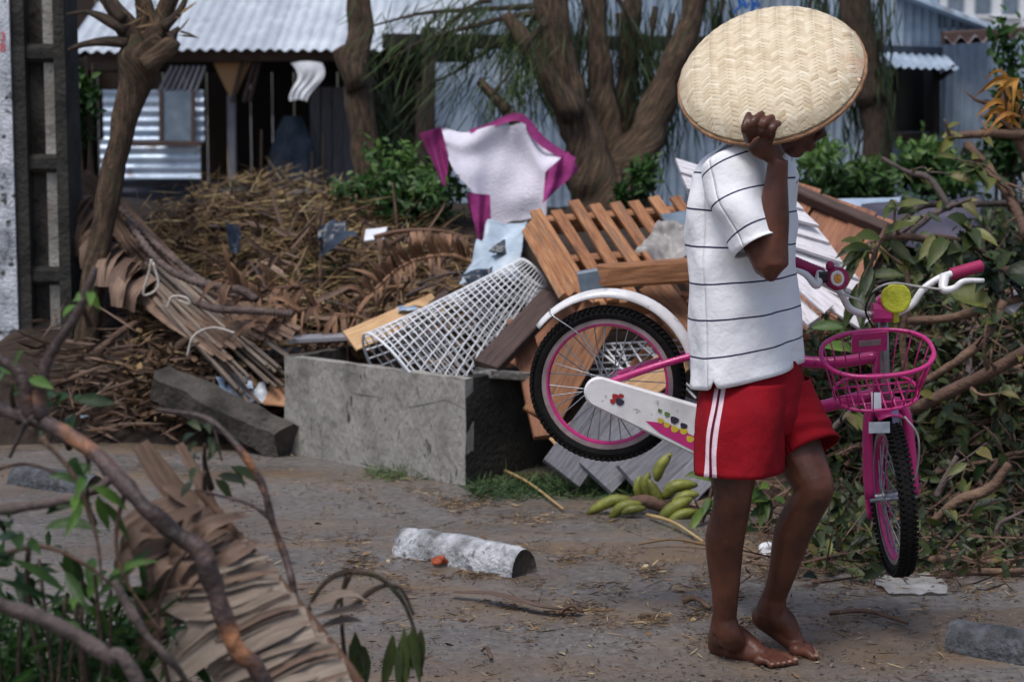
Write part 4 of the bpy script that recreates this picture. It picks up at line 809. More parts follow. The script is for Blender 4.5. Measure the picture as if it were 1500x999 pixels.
# green ground cover strip by the planter, weeds
def on_ground(n, x0, x1, y0, y1, f=None):
    out = []
    while len(out) < n:
        px, py = U(x0, x1), U(y0, y1)
        if f is None or f(px, py): p = gr(px, py); out.append([p.x, p.y, gz(p.x, p.y)+.004])
    return np.array(out)
n = 2600; B = on_ground(n, 690, 935, 694, 742, lambda x, y: abs(y-(716-.02*(x-800))) < 20*(.4+.6*random.random()))
tag(mass('ground_cover', M['grass'], B, rng.normal(size=(n, 3))*np.array([1, 1, .3])+np.array([0, 0, .25]), rng.uniform(.03, .09, n), .004, rng.uniform(0, .8, n), fold=0), 'flattened green grass along the planter and boards', 'grass', kind='stuff')
n = 900; B = np.concatenate([on_ground(500, 540, 640, 680, 704), on_ground(400, 250, 350, 612, 640)])
tag(mass('verge_grass', M['grass'], B, rng.normal(size=(n, 3))*np.array([1, 1, .4])+np.array([0, 0, .4]), rng.uniform(.02, .07, n), .004, rng.uniform(.3, 1, n), fold=0), 'thin green grass sprouting at the planter front foot', 'grass', kind='stuff')
# ---- wheel stops
def stop(label, pa, pb, r, mat, ext=0):
    a, b = gr(*pa), gr(*pb); d = (b-a).normalized(); b = b+d*ext; mb = MB(); n_ = 18; prof = []
    for q in range(13):
        t = math.pi*q/12; prof.append((-math.cos(t)*r, math.sin(t)*r*1.28))
    prof = [(-r*1.02, -.03)]+prof+[(r*1.02, -.03)]; s_ = d.cross(Z).normalized(); vs = []; fs = []; uvs = []; m_ = len(prof)
    for k in range(n_+1):
        c = a.lerp(b, k/n_); e = 1-(.1 if k in (0, n_) else 0)
        for (x_, z_) in prof:
            p = c+s_*x_*e+Z*(z_*e); p += V((mnoise.noise(p*9), mnoise.noise(p*9+V((3, 3, 3))), mnoise.noise(p*11)))*.007; vs.append(p); uvs.append((k*.05, x_))
    for k in range(n_):
        for q in range(m_-1): fs.append((k*m_+q, k*m_+q+1, (k+1)*m_+q+1, (k+1)*m_+q))
    fs.append(tuple(range(m_))); fs.append(tuple(n_*m_+q for q in reversed(range(m_)))); mb.add(vs, fs, uvs)
    mm = [M[mat], M['dark_concrete']]; mb.m[-1] = 1; mb.m[-2] = 1
    return tag(mb.build('wheel_stop', mm, smooth=True), label, 'wheel stop', 'concrete wheel stops on the road')
stop('white painted concrete wheel stop on the road in the middle', (592, 806), (768, 840), .066, 'wheel_stop')
stop('grey concrete wheel stop at the far left behind the branch', (25, 706), (140, 722), .058, 'stop_grey')
stop('grey concrete wheel stop cut by the right edge of the picture', (1395, 948), (1560, 975), .062, 'stop_grey')
# ---- litter on the road
def dens(x, y):
    d = math.exp(-((y-(832+.02*(x-690)))/26)**2)*math.exp(-((x-690)/330)**2)+math.exp(-((y-740-.03*(x-800))/22)**2)*.7*(500 < x < 1100)+.1+math.exp(-((y-905)/30)**2)*math.exp(-((x-1000)/260)**2)*.8+math.exp(-((y-825-.1*(x-1300))/32)**2)*(x > 1050)*1.1
    return random.random() < d*max(.02, .35+1.6*mnoise.noise((x*.02, y*.04, 0)))**1.6
n = 12000; B = on_ground(n, 180, 1500, 640, 999, dens)
tag(mass('road_litter', M['litter'], B, rng.normal(size=(n, 3))*np.array([1, 1, .12]), rng.uniform(.008, .06, n)*rng.uniform(.4, 1.5, n), rng.uniform(.001, .004, n), np.clip(rng.normal(.5, .3, n), 0, 1), fold=.1, bend=.1), 'straw, leaf shreds and twigs scattered over the road', 'litter', kind='stuff')
n = 260; B = on_ground(n, 180, 1500, 660, 999, lambda x, y: dens(x, y) or random.random() < .08)
tag(mass('leaf_shreds', M['litter'], B, rng.normal(size=(n, 3))*np.array([1, 1, .1]), rng.uniform(.01, .05, n), rng.uniform(.005, .018, n), np.clip(rng.normal(.45, .3, n), 0, 1), nrm=np.tile([0, 0, 1.], (n, 1)), fold=.1), 'small torn dead leaves lying on the road', 'litter', kind='stuff')
mb = MB(); mb.strip(catmull([gr(662, 878)+Z*.02, gr(720, 886)+Z*.03, gr(790, 899)+Z*.02, gr(850, 903)+Z*.015], 14), [.03, .055, .05, .03], Z, .12, tw=.2)
tag(mb.build('bark_strip', M['dead_brown'], smooth=True), 'long purple brown strip of bark lying on the road', 'bark')
lump('husk', 'small red brown husk against the middle wheel stop', 'husk', 'red_bit', 645, 821, gr(645, 828).y, (.03, .018, .012), 1.2, jf=40)
for k, (p, q, rr) in enumerate((((725, 688), (825, 750), .008), ((948, 760), (1030, 798), .008), ((1040, 805), (935, 802), .006), ((820, 905), (855, 902), .006), ((1000, 888), (1040, 896), .012), ((1215, 905), (1330, 918), .008), ((1230, 820), (1300, 832), .012), ((720, 972), (705, 960), .005))):
    a_, b_ = gr(*p)+Z*.015, gr(*q)+Z*.012; mb = MB(); mb.tube(catmull([a_, a_.lerp(b_, .5)+V((0, .03, .012)), b_], 8), [rr, rr*.6], 6, jit=.3)
    tag(mb.build('fallen_twig', M['straw'] if k < 3 else M['twig'], smooth=True), ['pale reed slanting on the road before the planter', 'pale twig below the banana bunches', 'dark thin twig right of the wheel stop', 'tiny twig at the end of bark strip', 'dry brown stem lying left of the standing foot', 'dark twig on the road below the front wheel', 'brown stem lying before the brush heap', 'tiny bent twig near the front road litter'][k], 'twig')
lump('white_bag', 'small crumpled white plastic bag between the legs and brush', 'bag', 'white_plastic', 1124, 806, gr(1124, 815).y+.03, (.03, .03, .028), .8, jf=22)
mb = MB(); c = gr(1335, 860); mb.grid(lambda a, b: c+V(((a-.5)*.22*(1-.5*abs(b-.5)), (b-.5)*.24, .012+.012*mnoise.noise((a*5, b*5, 2)))), 14, 12); tag(mb.build('flat_bag', M['clear_bag'], smooth=True), 'flattened translucent plastic bag below the front wheel', 'bag')
lump('grey_stone', 'rounded grey stone at the foot of brush heap', 'stone', 'concrete', 1368, 806, 6.62, (.07, .06, .055), .3)
# ================================================================== bicycle carried behind the person
def paint(name, c, rough=.35, coat=.3):
    m = pm(name, [(.2, tuple(x*.85 for x in lin(*c))), (.8, lin(*c))], 20, 6, rough, .12, .04, 90, spots=[(45, .64, .72, tuple(x*.4 for x in lin(*c))), (9, .55, .8, tuple(x*.62+.01 for x in lin(*c)))]); m.node_tree.nodes['Principled BSDF'].inputs['Coat Weight'].default_value = coat; return m
M['pink'] = paint('pink_paint', (196, 44, 122)); M['bike_white'] = paint('bike_white', (226, 224, 226)); M['magenta'] = paint('magenta_rubber', (158, 34, 84), .55, 0)
M['rubber'] = pm('tyre_rubber', [(.1, lin(11, 11, 12)), (.85, lin(27, 26, 26))], 20, 6, .8, .1, .2, 90, spec=.2, spots=[(8, .62, .8, lin(44, 40, 36))])
M['steel'] = pm('dull_steel', [(.1, lin(120, 122, 128)), (.85, lin(176, 178, 184))], 20, 6, .35, .1, .05, 90, metal=.8)
M['rim_grey'] = pm('rim_braking_strip', [(.1, lin(120, 104, 106)), (.85, lin(158, 140, 142))], 20, 6, .45, .1, .05, 90)
M['black_plastic'] = pm('black_plastic', [(.1, lin(18, 18, 19)), (.85, lin(38, 38, 40))], 20, 6, .5, .1, .05, 90)
M['yellow_lens'] = pm('yellow_reflector', [(.1, lin(196, 196, 30)), (.85, lin(226, 228, 80))], 30, 4, .2, .08, .3, 90, trans=.25)
M['orange_dot'] = pm('orange_print', [(.1, lin(186, 96, 40)), (.85, lin(216, 160, 60))], 60, 4, .4, .08, 0, 90)
M['lilac'] = pm('lilac_plastic', [(.1, lin(120, 116, 170)), (.85, lin(176, 172, 214))], 20, 6, .4, .1, .05, 90)
M['cable'] = pm('pale_cable', [(.1, lin(150, 146, 140)), (.85, lin(196, 192, 186))], 20, 6, .5, .1, 0, 90)
M['print_green'] = paint('green_print', (96, 130, 70), .45, 0); M['print_yellow'] = paint('yellow_print', (206, 184, 60), .45, 0); M['print_red'] = paint('red_print', (160, 44, 48), .45, 0); M['print_navy'] = paint('navy_print', (52, 48, 66), .45, 0)
AX = at(890, 562, 5.62)
ex = V((math.cos(R_(20.5)), -.12, -math.sin(R_(20.5)))).normalized(); ez = (V((math.sin(R_(20.5)), -.06, math.cos(R_(20.5)))))
ez = (ez-ex*ez.dot(ex)).normalized(); ey = ez.cross(ex).normalized()
def bp(x, z, y=0): return AX+ex*x+ez*z+ey*y
Bk = thing('bicycle', 'small pink and white bicycle with front basket carried beside the person', 'bicycle', (AX.x+.4, AX.y, 0))
WR = .222
def mkwheel(c, f, u, lat, name, r=WR):
    global Wh
    # wheel root = rim mesh ; tyre, spokes and hub are its pieces
    tw = .021; n = 56
    def cp(a, rr, o=0): return c+(f*math.cos(a)+u*math.sin(a))*rr+lat*o
    mb = MB(); prof = [(r-.036, .013), (r-.036, -.013), (r-.052, -.012), (r-.056, -.004), (r-.056, .004), (r-.052, .012)]; vs = []; fs = []
    for k in range(n):
        for (rr, o) in prof: vs.append(cp(2*math.pi*k/n, rr, o))
    for k in range(n):
        for q in range(6): fs.append((k*6+q, k*6+(q+1) % 6, ((k+1) % n)*6+(q+1) % 6, ((k+1) % n)*6+q))
    mb.add(vs, fs); rim = mb.build(name, M['pink'], Bk, smooth=False); BASE[rim.name] = BASE[Bk.name]
    mb = MB()
    for s in (-1, 1): mb.grid(lambda a_, b_: cp(2*math.pi*a_, lerp(r-.034, r-.0475, b_), s*(.0145-.001*b_)), n, 2)
    mb.build('brake_track', M['rim_grey'], rim, smooth=True)
    Wh = rim
    Wn = MB(); vs = []; fs = []; m_ = 12
    for k in range(n):
        for q in range(m_):
            b = 2*math.pi*q/m_; vs.append(cp(2*math.pi*k/n, r-tw+math.cos(b)*tw*.95, math.sin(b)*tw))
    for k in range(n):
        for q in range(m_): fs.append((k*m_+q, ((k+1) % n)*m_+q, ((k+1) % n)*m_+(q+1) % m_, k*m_+(q+1) % m_))
    Wn.add(vs, fs)
    for k in range(84):
        a = 2*math.pi*k/84
        for o, da in ((-.0145, 0), (0, .037), (.0145, 0), (-.021, .02), (.021, .02)):
            rr = r-.001-(.006 if abs(o) > .018 else (.0015 if o else 0)); d = (f*math.cos(a+da)+u*math.sin(a+da)); t = (-f*math.sin(a+da)+u*math.cos(a+da))
            Wn.bar(c+d*rr+lat*o-t*.0045, c+d*rr+lat*o+t*.0042, .0085, .006, d)
    Wn.build('tyre', M['rubber'], rim)
    mb = MB(); ns = 32
    for k in range(ns):
        s = 1 if k % 2 else -1; a = 2*math.pi*k/ns; a2 = a+(.9 if (k//2) % 2 else -.9)
        mb.tube([cp(a2, .02, s*.028), cp(a, r-.052, s*.003)], .0017, 4, cap=False)
    tag(mb.build('spokes', M['steel'], rim, smooth=True), kind='stuff')
    mb = MB()
    mb.tube([c-lat*.05, c+lat*.05], .012, 12); mb.tube([c-lat*.03, c-lat*.026], .025, 16); mb.tube([c+lat*.026, c+lat*.03], .025, 16); mb.tube([c-lat*.065, c+lat*.065], .005, 8)
    mb.build('hub', M['steel'], rim, smooth=False)
    return rim
mkwheel(AX, ex, ez, ey, 'rear_wheel')
def tb(name, pts, r, mat='pink', n=16, seg=10, parent=None, smooth=True):
    mb = MB(); mb.tube(catmull(pts, n) if len(pts) > 2 else pts, r, seg); return mb.build(name, M[mat], parent or Bk, smooth=smooth)
BBx, BBz = .345, -.005
for s in (-1, 1):
    tb('chain_stay', [bp(0, 0, s*.058), bp(.2, 0, s*.045), bp(BBx, BBz, s*.02)], .0095)
    tb('seat_stay', [bp(.0, .012, s*.058), bp(.13, .12, s*.05), bp(.265, .215, s*.02)], .0105)
tb('seat_tube', [bp(BBx, BBz), bp(.225, .33)], .016); tb('seat_post', [bp(.225, .33), bp(.2, .40)], .012, 'steel')
HT0, HT1 = at(1290, 582, 5.46), at(1288, 520, 5.45)
tb('down_tube', [bp(BBx, BBz), HT0.lerp(bp(BBx, BBz), .45)+Z*.005, HT0+Z*.012], .0185); tb('top_tube', [bp(.265, .215), HT1.lerp(bp(.265, .215), .4)-Z*.03, HT1-Z*.005], .0165)
tb('head_tube', [HT0-Z*.015, HT1+Z*.025], .021)
# saddle
mb = MB(); sp = bp(.195, .43); 
mb.grid(lambda a, b: sp+ex*((b-.45)*.24)+ey*((a-.5)*2*lerp(.085, .022, sm((b-.15)/.6)))+ez*(.02-.05*abs(a-.5)**2*4*.6+.012*math.cos(b*5)), 14, 16); sdl = mb.build('saddle', M['magenta'], Bk, smooth=True)
md = sdl.modifiers.new('thickness', 'SOLIDIFY'); md.thickness = .025
# cranks and pedals
tb('bottom_bracket', [bp(BBx, BBz, -.05), bp(BBx, BBz, .05)], .018, 'steel'); 
for s in (-1, 1):
    c_ = tb('crank', [bp(BBx, BBz, s*.055), bp(BBx-s*.1, BBz+s*.02, s*.06)], .008, 'steel')
    mb = MB(); mb.bar(bp(BBx-s*.1-.035, BBz+s*.02, s*.1), bp(BBx-s*.1+.035, BBz+s*.02, s*.1), .07, .018, ez); mb.build('pedal', M['black_plastic'], Bk)
# white chain guard on the near side with printed motif
def outline(r0, r1, L_, n=14):
    o = []
    for k in range(n+1): a = math.pi/2+math.pi*k/n; o.append((math.cos(a)*r0, math.sin(a)*r0))
    for k in range(n+1): a = -math.pi/2+math.pi*k/n; o.append((L_+math.cos(a)*r1, math.sin(a)*r1))
    return o
ol = outline(.043, .075, .36); mb = MB(); n = len(ol); yo = -.072
gf = lambda x, z, y: bp(x-.012, z-.018+.0*x, y)
vs = [gf(x, z, yo) for x, z in ol]+[gf(x*.97+.005, z*.9, yo-.007) for x, z in ol]+[gf(x, z, yo+.012) for x, z in ol]
fs = [tuple(n+i for i in range(n))]+[(i, (i+1) % n, n+(i+1) % n, n+i) for i in range(n)]+[(2*n+i, 2*n+(i+1) % n, (i+1) % n, i) for i in range(n)]
mb.add(vs, fs); cg = mb.build('chain_guard', M['bike_white'], Bk)
def decal(pts, mat, h=.0085, nm='printed_motif'):
    mb = MB(); vs = [gf(x, z, yo-h) for x, z in pts]; mb.add(vs, [tuple(range(len(pts)))]); return mb.build(nm, M[mat], cg)
decal([(.15, -.028), (.21, -.012), (.32, -.02), (.36, -.045), (.33, -.06), (.2, -.045)], 'pink')
def blob(x, z, r, mat, h): decal([(x+r*(1+.25*math.sin(3*a))*math.cos(a), z+r*(1+.2*math.cos(2*a))*math.sin(a)) for a in [2*math.pi*k/10 for k in range(10)]], mat, h)
for (x, z, r, m_) in ((.19, -.012, .009, 'print_yellow'), (.21, -.017, .009, 'print_yellow'), (.235, -.02, .011, 'print_yellow'), (.26, -.016, .011, 'print_yellow'), (.225, .004, .012, 'print_navy'), (.2, .012, .008, 'print_green'), (.178, .014, .006, 'print_green'), (.255, -.002, .01, 'print_navy'), (.285, -.03, .011, 'print_yellow'), (.3, -.014, .01, 'print_navy'), (.05, .004, .012, 'print_red'), (.064, -.004, .012, 'print_navy'), (.062, .014, .007, 'print_red'), (.045, -.01, .008, 'print_red')): blob(x, z, r, m_, .009+.0004*random.random())
# rear mudguard
mb = MB(); n = 30
def mg(a, b):
    an = R_(lerp(161, 22, a)); o = (b-.5)*2; rr = .264+.01*math.sin(a*math.pi)-(.014+.012*math.sin(a*2.2))*abs(o)**3
    return bp(math.cos(an)*rr, math.sin(an)*rr, o*.032)
mb.grid(mg, n, 12); mo = mb.build('rear_mudguard', M['bike_white'], Bk, smooth=True); md = mo.modifiers.new('thickness', 'SOLIDIFY'); md.thickness = .004
tb('mudguard_stay', [mg(.09, .5)+ez*.004, mg(.09, 0), bp(-.1, .1, -.05), bp(0, 0, -.062)], .0022, 'steel', 12, 5)
# ---- front end, steered toward the camera
up = V((-.085, -.10, 1)).normalized(); g = V((.015, -1, 0)); g = (g-up*g.dot(up)).normalized(); lt = up.cross(g).normalized()
FA = at(1307, 727, 5.42)
def fp(x, z, y=0): return FA+g*x+up*z+lt*y
mkwheel(FA, g, up, lt, 'front_wheel')
for s in (-1, 1): tb('fork_leg', [fp(0, 0, s*.062), fp(-.012, .12, s*.06), fp(-.02, .235, s*.05), fp(-.02, .262, s*.02)], .0145, n=14)
tb('fork_crown', [fp(-.02, .262, -.035), fp(-.02, .268, 0), fp(-.02, .262, .035)], .014); 
mb = MB()
def fmg(a, b):
    an = R_(lerp(80, 212, a)); o = (b-.5)*2; rr = .243-.012*o*o; return fp(math.cos(an)*rr, math.sin(an)*rr, o*.034)
mb.grid(fmg, 24, 6); mo = mb.build('front_mudguard', M['pink'], Bk, smooth=True); md = mo.modifiers.new('thickness', 'SOLIDIFY'); md.thickness = .004
tb('steerer', [fp(-.02, .25), fp(-.02, .53)], .0135, 'steel')
st = tb('stem', [fp(-.02, .50), fp(-.02, .545), fp(.02, .553)], .02)
tb('brake_bolt', [fp(.02, .0, -.065), fp(.02, .0, .065)], .006, 'steel', 4)
mb = MB(); mb.bar(fp(.03, .16, .012), fp(.03, .26, .012), .018, .006, g); mb.build('lilac_reflector', M['lilac'], Bk)
tb('brake_cable', [at(1325, 610, 5.3), at(1345, 640, 5.3), at(1343, 690, 5.35), at(1330, 715, 5.38)], .003, 'cable', 14, 5)
# handlebar by photograph-measured bends
Yb = 5.40
bar_pts = [at(1400, 399, 5.42), at(1375, 408, 5.41), at(1352, 424, 5.40), at(1335, 447, 5.39), at(1310, 460, 5.38), at(1290, 461, 5.38), at(1268, 461, 5.38), at(1245, 452, 5.38), at(1232, 430, 5.37), at(1215, 410, 5.35), at(1192, 398, 5.33)]
hb = tb('handlebar', bar_pts, .0098, 'bike_white', 50)
mb = MB(); mb.box(at(1291, 458, 5.36), (.05, .05, .05), bev=.012); mb.build('stem_clamp', M['pink'], Bk)
for a_, b_ in ((at(1393, 402, 5.42), at(1439, 389, 5.44)), (at(1204, 402, 5.34), at(1150, 379, 5.30))):
    mb = MB(); P = [a_.lerp(b_, k/24) for k in range(25)]; mb.tube(P, [.0155+(.0022 if k % 2 else 0) for k in range(24)]+[.012], 12); mb.build('grip', M['magenta'], Bk, smooth=True)
def lever(pts, r): return tb('brake_lever', pts, r, 'bike_white', 18)
lever([at(1384, 404, 5.40), at(1382, 424, 5.37), at(1398, 422, 5.36), at(1412, 412, 5.36), at(1441, 411, 5.37)], [.014, .012, .009, .008, .006]); lever([at(1202, 400, 5.31), at(1196, 418, 5.28), at(1180, 402, 5.27), at(1158, 393, 5.27)], [.013, .011, .009, .006])
mb = MB(); mb.box(at(1207, 406, 5.30), (.03, .03, .03), bev=.006); mb.build('brake_clamp', M['black_plastic'], Bk)
tb('brake_cable', [at(1385, 425, 5.37), at(1345, 420, 5.33), at(1308, 415, 5.32), at(1282, 425, 5.33), at(1272, 448, 5.36)], .0032, 'cable', 24, 5); tb('brake_cable', [at(1200, 415, 5.29), at(1225, 428, 5.29), at(1258, 440, 5.32), at(1270, 455, 5.36)], .0032, 'cable', 20, 5)
tb('brake_cable', [at(1278, 478, 5.36), at(1268, 455, 5.34), at(1278, 430, 5.32), at(1300, 418, 5.33)], .003, 'black_plastic', 16, 5)
def disc(name, c, nr, r, th, mat, parent=Bk, seg=24):
    nr = V(nr).normalized(); mb = MB(); mb.tube([c, c+nr*th*.7, c+nr*th], [r, r, r*.9], seg); return mb.build(name, M[mat], parent)
rf = disc('reflector', at(1312, 437, 5.345), (0, -1, .1), .041, .012, 'yellow_lens')
mb = MB(); mb.bar(at(1311, 455, 5.365), at(1313, 472, 5.365), .016, .01, Yv); mb.build('reflector_bracket', M['yellow_lens'], rf)
be = disc('bell', at(1222, 409, 5.31), (.45, -.85, .15), .031, .03, 'magenta'); disc('bell_face', at(1226, 408, 5.281), (.45, -.85, .15), .021, .006, 'bike_white', be); disc('bell_print', at(1227, 408, 5.2745), (.45, -.85, .15), .013, .003, 'orange_dot', be)
for q in (-1, 1): 
    mb = MB(); mb.ell(at(1216+9*(q > 0), 390+8*(q > 0), 5.3), (.012, .012, .014), None, 10, 8); mb.build('bell_lug', M['magenta'], be, smooth=True)
# basket
bu = (up*math.cos(R_(21))+g*math.sin(R_(21))).normalized(); bf = (g-bu*g.dot(bu)).normalized(); bl = bu.cross(bf).normalized()
BC = at(1285, 517, 5.23)
def bk(u, z, sx=1.0):
    """u round the basket (0..1), z 0 rim .. 1 floor"""
    a = u*2*math.pi; k = lerp(1, .76, z); e = 2.4
    cx, sx_ = math.cos(a), math.sin(a); cx = math.copysign(abs(cx)**(2/e), cx); sx_ = math.copysign(abs(sx_)**(2/e), sx_)
    return BC+bl*cx*.147*k+bf*sx_*.108*k-bu*(.128*z)
Bs = tb('basket', [bk(k/64, 0) for k in range(65)], .0062, 'pink', 129, 8)
def bpart(nm, curves, r, kind=None):
    mb = MB()
    for c in curves: mb.tube(c, r, 6)
    o = mb.build(nm, M['pink'], Bs, smooth=True)
    if kind: o['kind'] = kind
    return o
bpart('floor_ring', [[bk(k/64, 1) for k in range(65)]], .0048)
for k in range(20): bpart('side_wire', [[bk((k+.5)/20, 0), bk((k+.5)/20, .5), bk((k+.5)/20, 1)]], .002)
for t in (-.6, -.36, -.12, .12, .36, .6):
    w_ = (1-abs(t)**2.4)**(1/2.4); bpart('floor_wire', [[BC-bu*.13+bl*.147*.76*t+bf*.108*.76*w_*s for s in (-1, 0, 1)]], .003)
for t in (-.5, 0, .5):
    w_ = (1-abs(t)**2.4)**(1/2.4); bpart('floor_wire', [[BC-bu*.133+bf*.108*.76*t+bl*.147*.76*w_*s for s in (-1, 0, 1)]], .003)
bpart('basket_stay', [[bk(.035, 0), bk(.02, .5), bk(.0, 1)]], .0075)
pp = BC-bf*.098-bu*.002; mb = MB(); mb.bar(pp-bl*.048-bu*.028, pp+bl*.048-bu*.028, .006, .062, bu); pt = mb.build('mount_plate', M['pink'], Bs)
mb = MB(); mb.bar(pp-bl*.03-bu*.028+bf*.005, pp+bl*.03-bu*.028+bf*.005, .003, .018, bu); lbp = mb.build('plate_label', M['rim_grey'], Bs)
mb = MB(); c0 = fp(.03, .222, -.005); mb.bar(at(1288, 634, 5.2), at(1288, 618, 5.2), .056, .004, g); mb.build('paper_tag', M['paper'], Bk); mb = MB(); mb.bar(at(1284, 600, 5.22), at(1283, 575, 5.24), .026, .003, g); mb.build('paper_tag', M['paper'], Bk)
# ================================================================== person
YP = 5.15
fw = V((math.cos(R_(42)), -math.sin(R_(42)), 0)); rt = V((-math.sin(R_(42)), -math.cos(R_(42)), 0))
def skin_mat():
    m = pm('brown_skin', [(.1, lin(54, 29, 21)), (.5, lin(82, 46, 33)), (.9, lin(106, 62, 46))], 9, 6, .45, .15, .07, 170, spots=[(5, .62, .8, lin(56, 32, 25)), (14, .58, .8, lin(88, 56, 44))])
    p = m.node_tree.nodes['Principled BSDF']; p.inputs['Subsurface Weight'].default_value = .08; p.inputs['Subsurface Radius'].default_value = (.012, .005, .003); return m
M['skin'] = skin_mat()
M['sole'] = M['skin']
b = MB()
def chain(pts, rad, n=18, seg=16, flat=1, ref=None): b.tube(catmull(pts, n), interp(rad, n), seg, flat=flat, ref=ref)
J = {}
J['hipR'], J['kneeR'], J['ankR'] = at(1078, 585, 5.08), at(1074, 722, 5.04), at(1060, 925, 5.13)
J['hipL'], J['kneeL'], J['ankL'] = at(1132, 585, 5.22), at(1194, 714, 5.10), at(1128, 892, 5.235)
# legs with calf and thigh shape
def leg(h, k, a, bend):
    d = (a-k); bk_ = V(bend)
    chain([h, h.lerp(k, .5), k-(k-h)*.06], [.08, .07, .055], 14)
    chain([h.lerp(k, .8), k, k+d*.14+bk_*.004, k+d*.32+bk_*.016, k+d*.5+bk_*.012, k+d*.72+bk_*.003, k+d*.9, a], [.056, .05, .049, .052, .046, .036, .031, .033], 30)
    b.ell(k+fw*.008, (.043, .043, .05))
leg(J['hipR'], J['kneeR'], J['ankR'], -fw); leg(J['hipL'], J['kneeL'], J['ankL'], -fw)
NAILS = []
def foot(heel, ball, toe, ank, side, updir, td=None, shin=None):
    f = (toe-heel).normalized(); u = V(updir); u = (u-f*u.dot(f)).normalized(); s = f.cross(u).normalized()*side  # s towards the big toe
    L_ = (toe-heel).length
    b.ell(heel+f*.03+u*.03, (.033, .03, .034)); chain([ank, heel+f*.035+u*.045, heel+f*.03+u*.028], [.034, .034, .028], 8)
    chain([ank.lerp(shin, .28), ank.lerp(shin, .1)-f*.008, heel+f*.026+u*.05, heel+f*.024+u*.026], [.03, .027, .028, .027], 12); chain([ank.lerp(shin, .1), ank+f*.02-u*.01, heel+f*(.4*L_)+u*.042], [.032, .034, .03], 10)
    chain([ank-u*.0+f*.005, heel+f*(.42*L_)+u*.052, heel+f*(.64*L_)+u*.03], [.036, .033, .024], 12)
    chain([heel+f*.03+u*.024, heel+f*(.35*L_)+u*.024-s*.006, ball+u*.02], [.03, .031, .026], 12)
    for w_, r_ in ((.028, .021), (.008, .02), (-.012, .019), (-.03, .017)): b.ell(ball+s*w_+u*.018-f*.012*abs(w_-.02)*8, (r_, r_, r_*.95))
    for (w_, ln, r_) in ((.034, .062, .0135), (.013, .058, .0098), (-.004, .051, .0094), (-.019, .042, .009), (-.034, .032, .009)):
        p = ball+s*w_+u*.014; q = p+(td or f)*ln; chain([p, p.lerp(q, .55)+u*.006, q-u*.004], [r_*1.05, r_*.95, r_*.92], 8, 10); b.ell(q-u*.004, (r_*.95, r_*.95, r_*.9), None, 10, 8); NAILS.append((q+(td or f)*r_*.35+u*(r_*.55-.004), r_))
hR, tR = gr(1040, 957), gr(1150, 978); fR = (tR-hR).normalized(); foot(hR, hR+fR*((tR-hR).length-.055), tR, J['ankR'], -1, Z, None, J['kneeR'])
bL = gr(1166, 957)+Z*.002; fLd = (gr(1204, 966)-gr(1112, 945)).normalized(); hL = at(1097, 906, 5.27); dL = (bL-hL).normalized(); foot(hL, bL, bL+dL*.05, J['ankL'], 1, Z, fLd, J['kneeL'])
# trunk, neck, head
pel = at(1104, 585, 5.15); che = at(1092, 320, 5.15); nk = at(1110, 228, 5.13)
b.tube(catmull([at(1104, 640, 5.15), pel, at(1098, 500, 5.15), at(1094, 400, 5.15), che, at(1096, 260, 5.14), at(1102, 232, 5.14)], 20), interp([.085, .135, .12, .125, .145, .125, .06], 20), 20, flat=.72, ref=fw)
chain([at(1100, 250, 5.14), at(1122, 205, 5.11), at(1142, 182, 5.11)], [.065, .055, .056], 8)
HC = at(1152, 160, 5.10); hf = V((math.cos(R_(14))*.94, -math.sin(R_(14))*.94, -.34)).normalized(); hl = Z.cross(hf).normalized(); hu = hf.cross(hl).normalized()
HR = Matrix((hf, hl, hu)).transposed()
def hp(x, y, z): return HC+hf*x+hl*y+hu*z
b.ell(hp(-.012, 0, .02), (.092, .072, .085), HR); b.ell(hp(.03, 0, -.035), (.062, .056, .068), HR); b.ell(hp(.056, 0, -.088), (.026, .032, .022), HR)
chain([hp(.086, 0, .0), hp(.1, 0, -.02), hp(.112, 0, -.036)], [.011, .013, .014], 8, 10); b.ell(hp(.1, .011, -.04), (.01, .009, .008), HR); b.ell(hp(.1, -.011, -.04), (.01, .009, .008), HR)
b.ell(hp(.09, 0, -.06), (.014, .024, .0085), HR); b.ell(hp(.088, 0, -.073), (.014, .022, .009), HR); b.ell(hp(.078, 0, .018), (.014, .045, .011), HR)
for s in (-1, 1): b.ell(hp(-.01, s*.072, -.015), (.022, .009, .032), HR)
# right arm: raised, holding the tray rim; left arm: down to the bicycle
shR, elR, wrR = at(1066, 254, 5.02), at(1127, 386, 4.93), at(1140, 234, 4.93)
chain([shR, shR.lerp(elR, .5), elR], [.056, .047, .041], 14); chain([shR.lerp(elR, .85), elR+V((.004, -.004, -.006)), elR.lerp(wrR, .2), elR.lerp(wrR, .45), elR.lerp(wrR, .8), wrR], [.041, .042, .043, .04, .028, .025], 22)
chain([at(1085, 245, 5.08), shR], [.07, .06], 6)
shL, elL, wrL = at(1128, 256, 5.26), at(1118, 400, 5.40), at(1090, 498, 5.5)
chain([at(1108, 245, 5.18), shL], [.065, .058], 6); chain([shL, shL.lerp(elL, .5), elL], [.054, .046, .039], 12); chain([elL, elL.lerp(wrL, .4), wrL], [.039, .037, .025], 12)
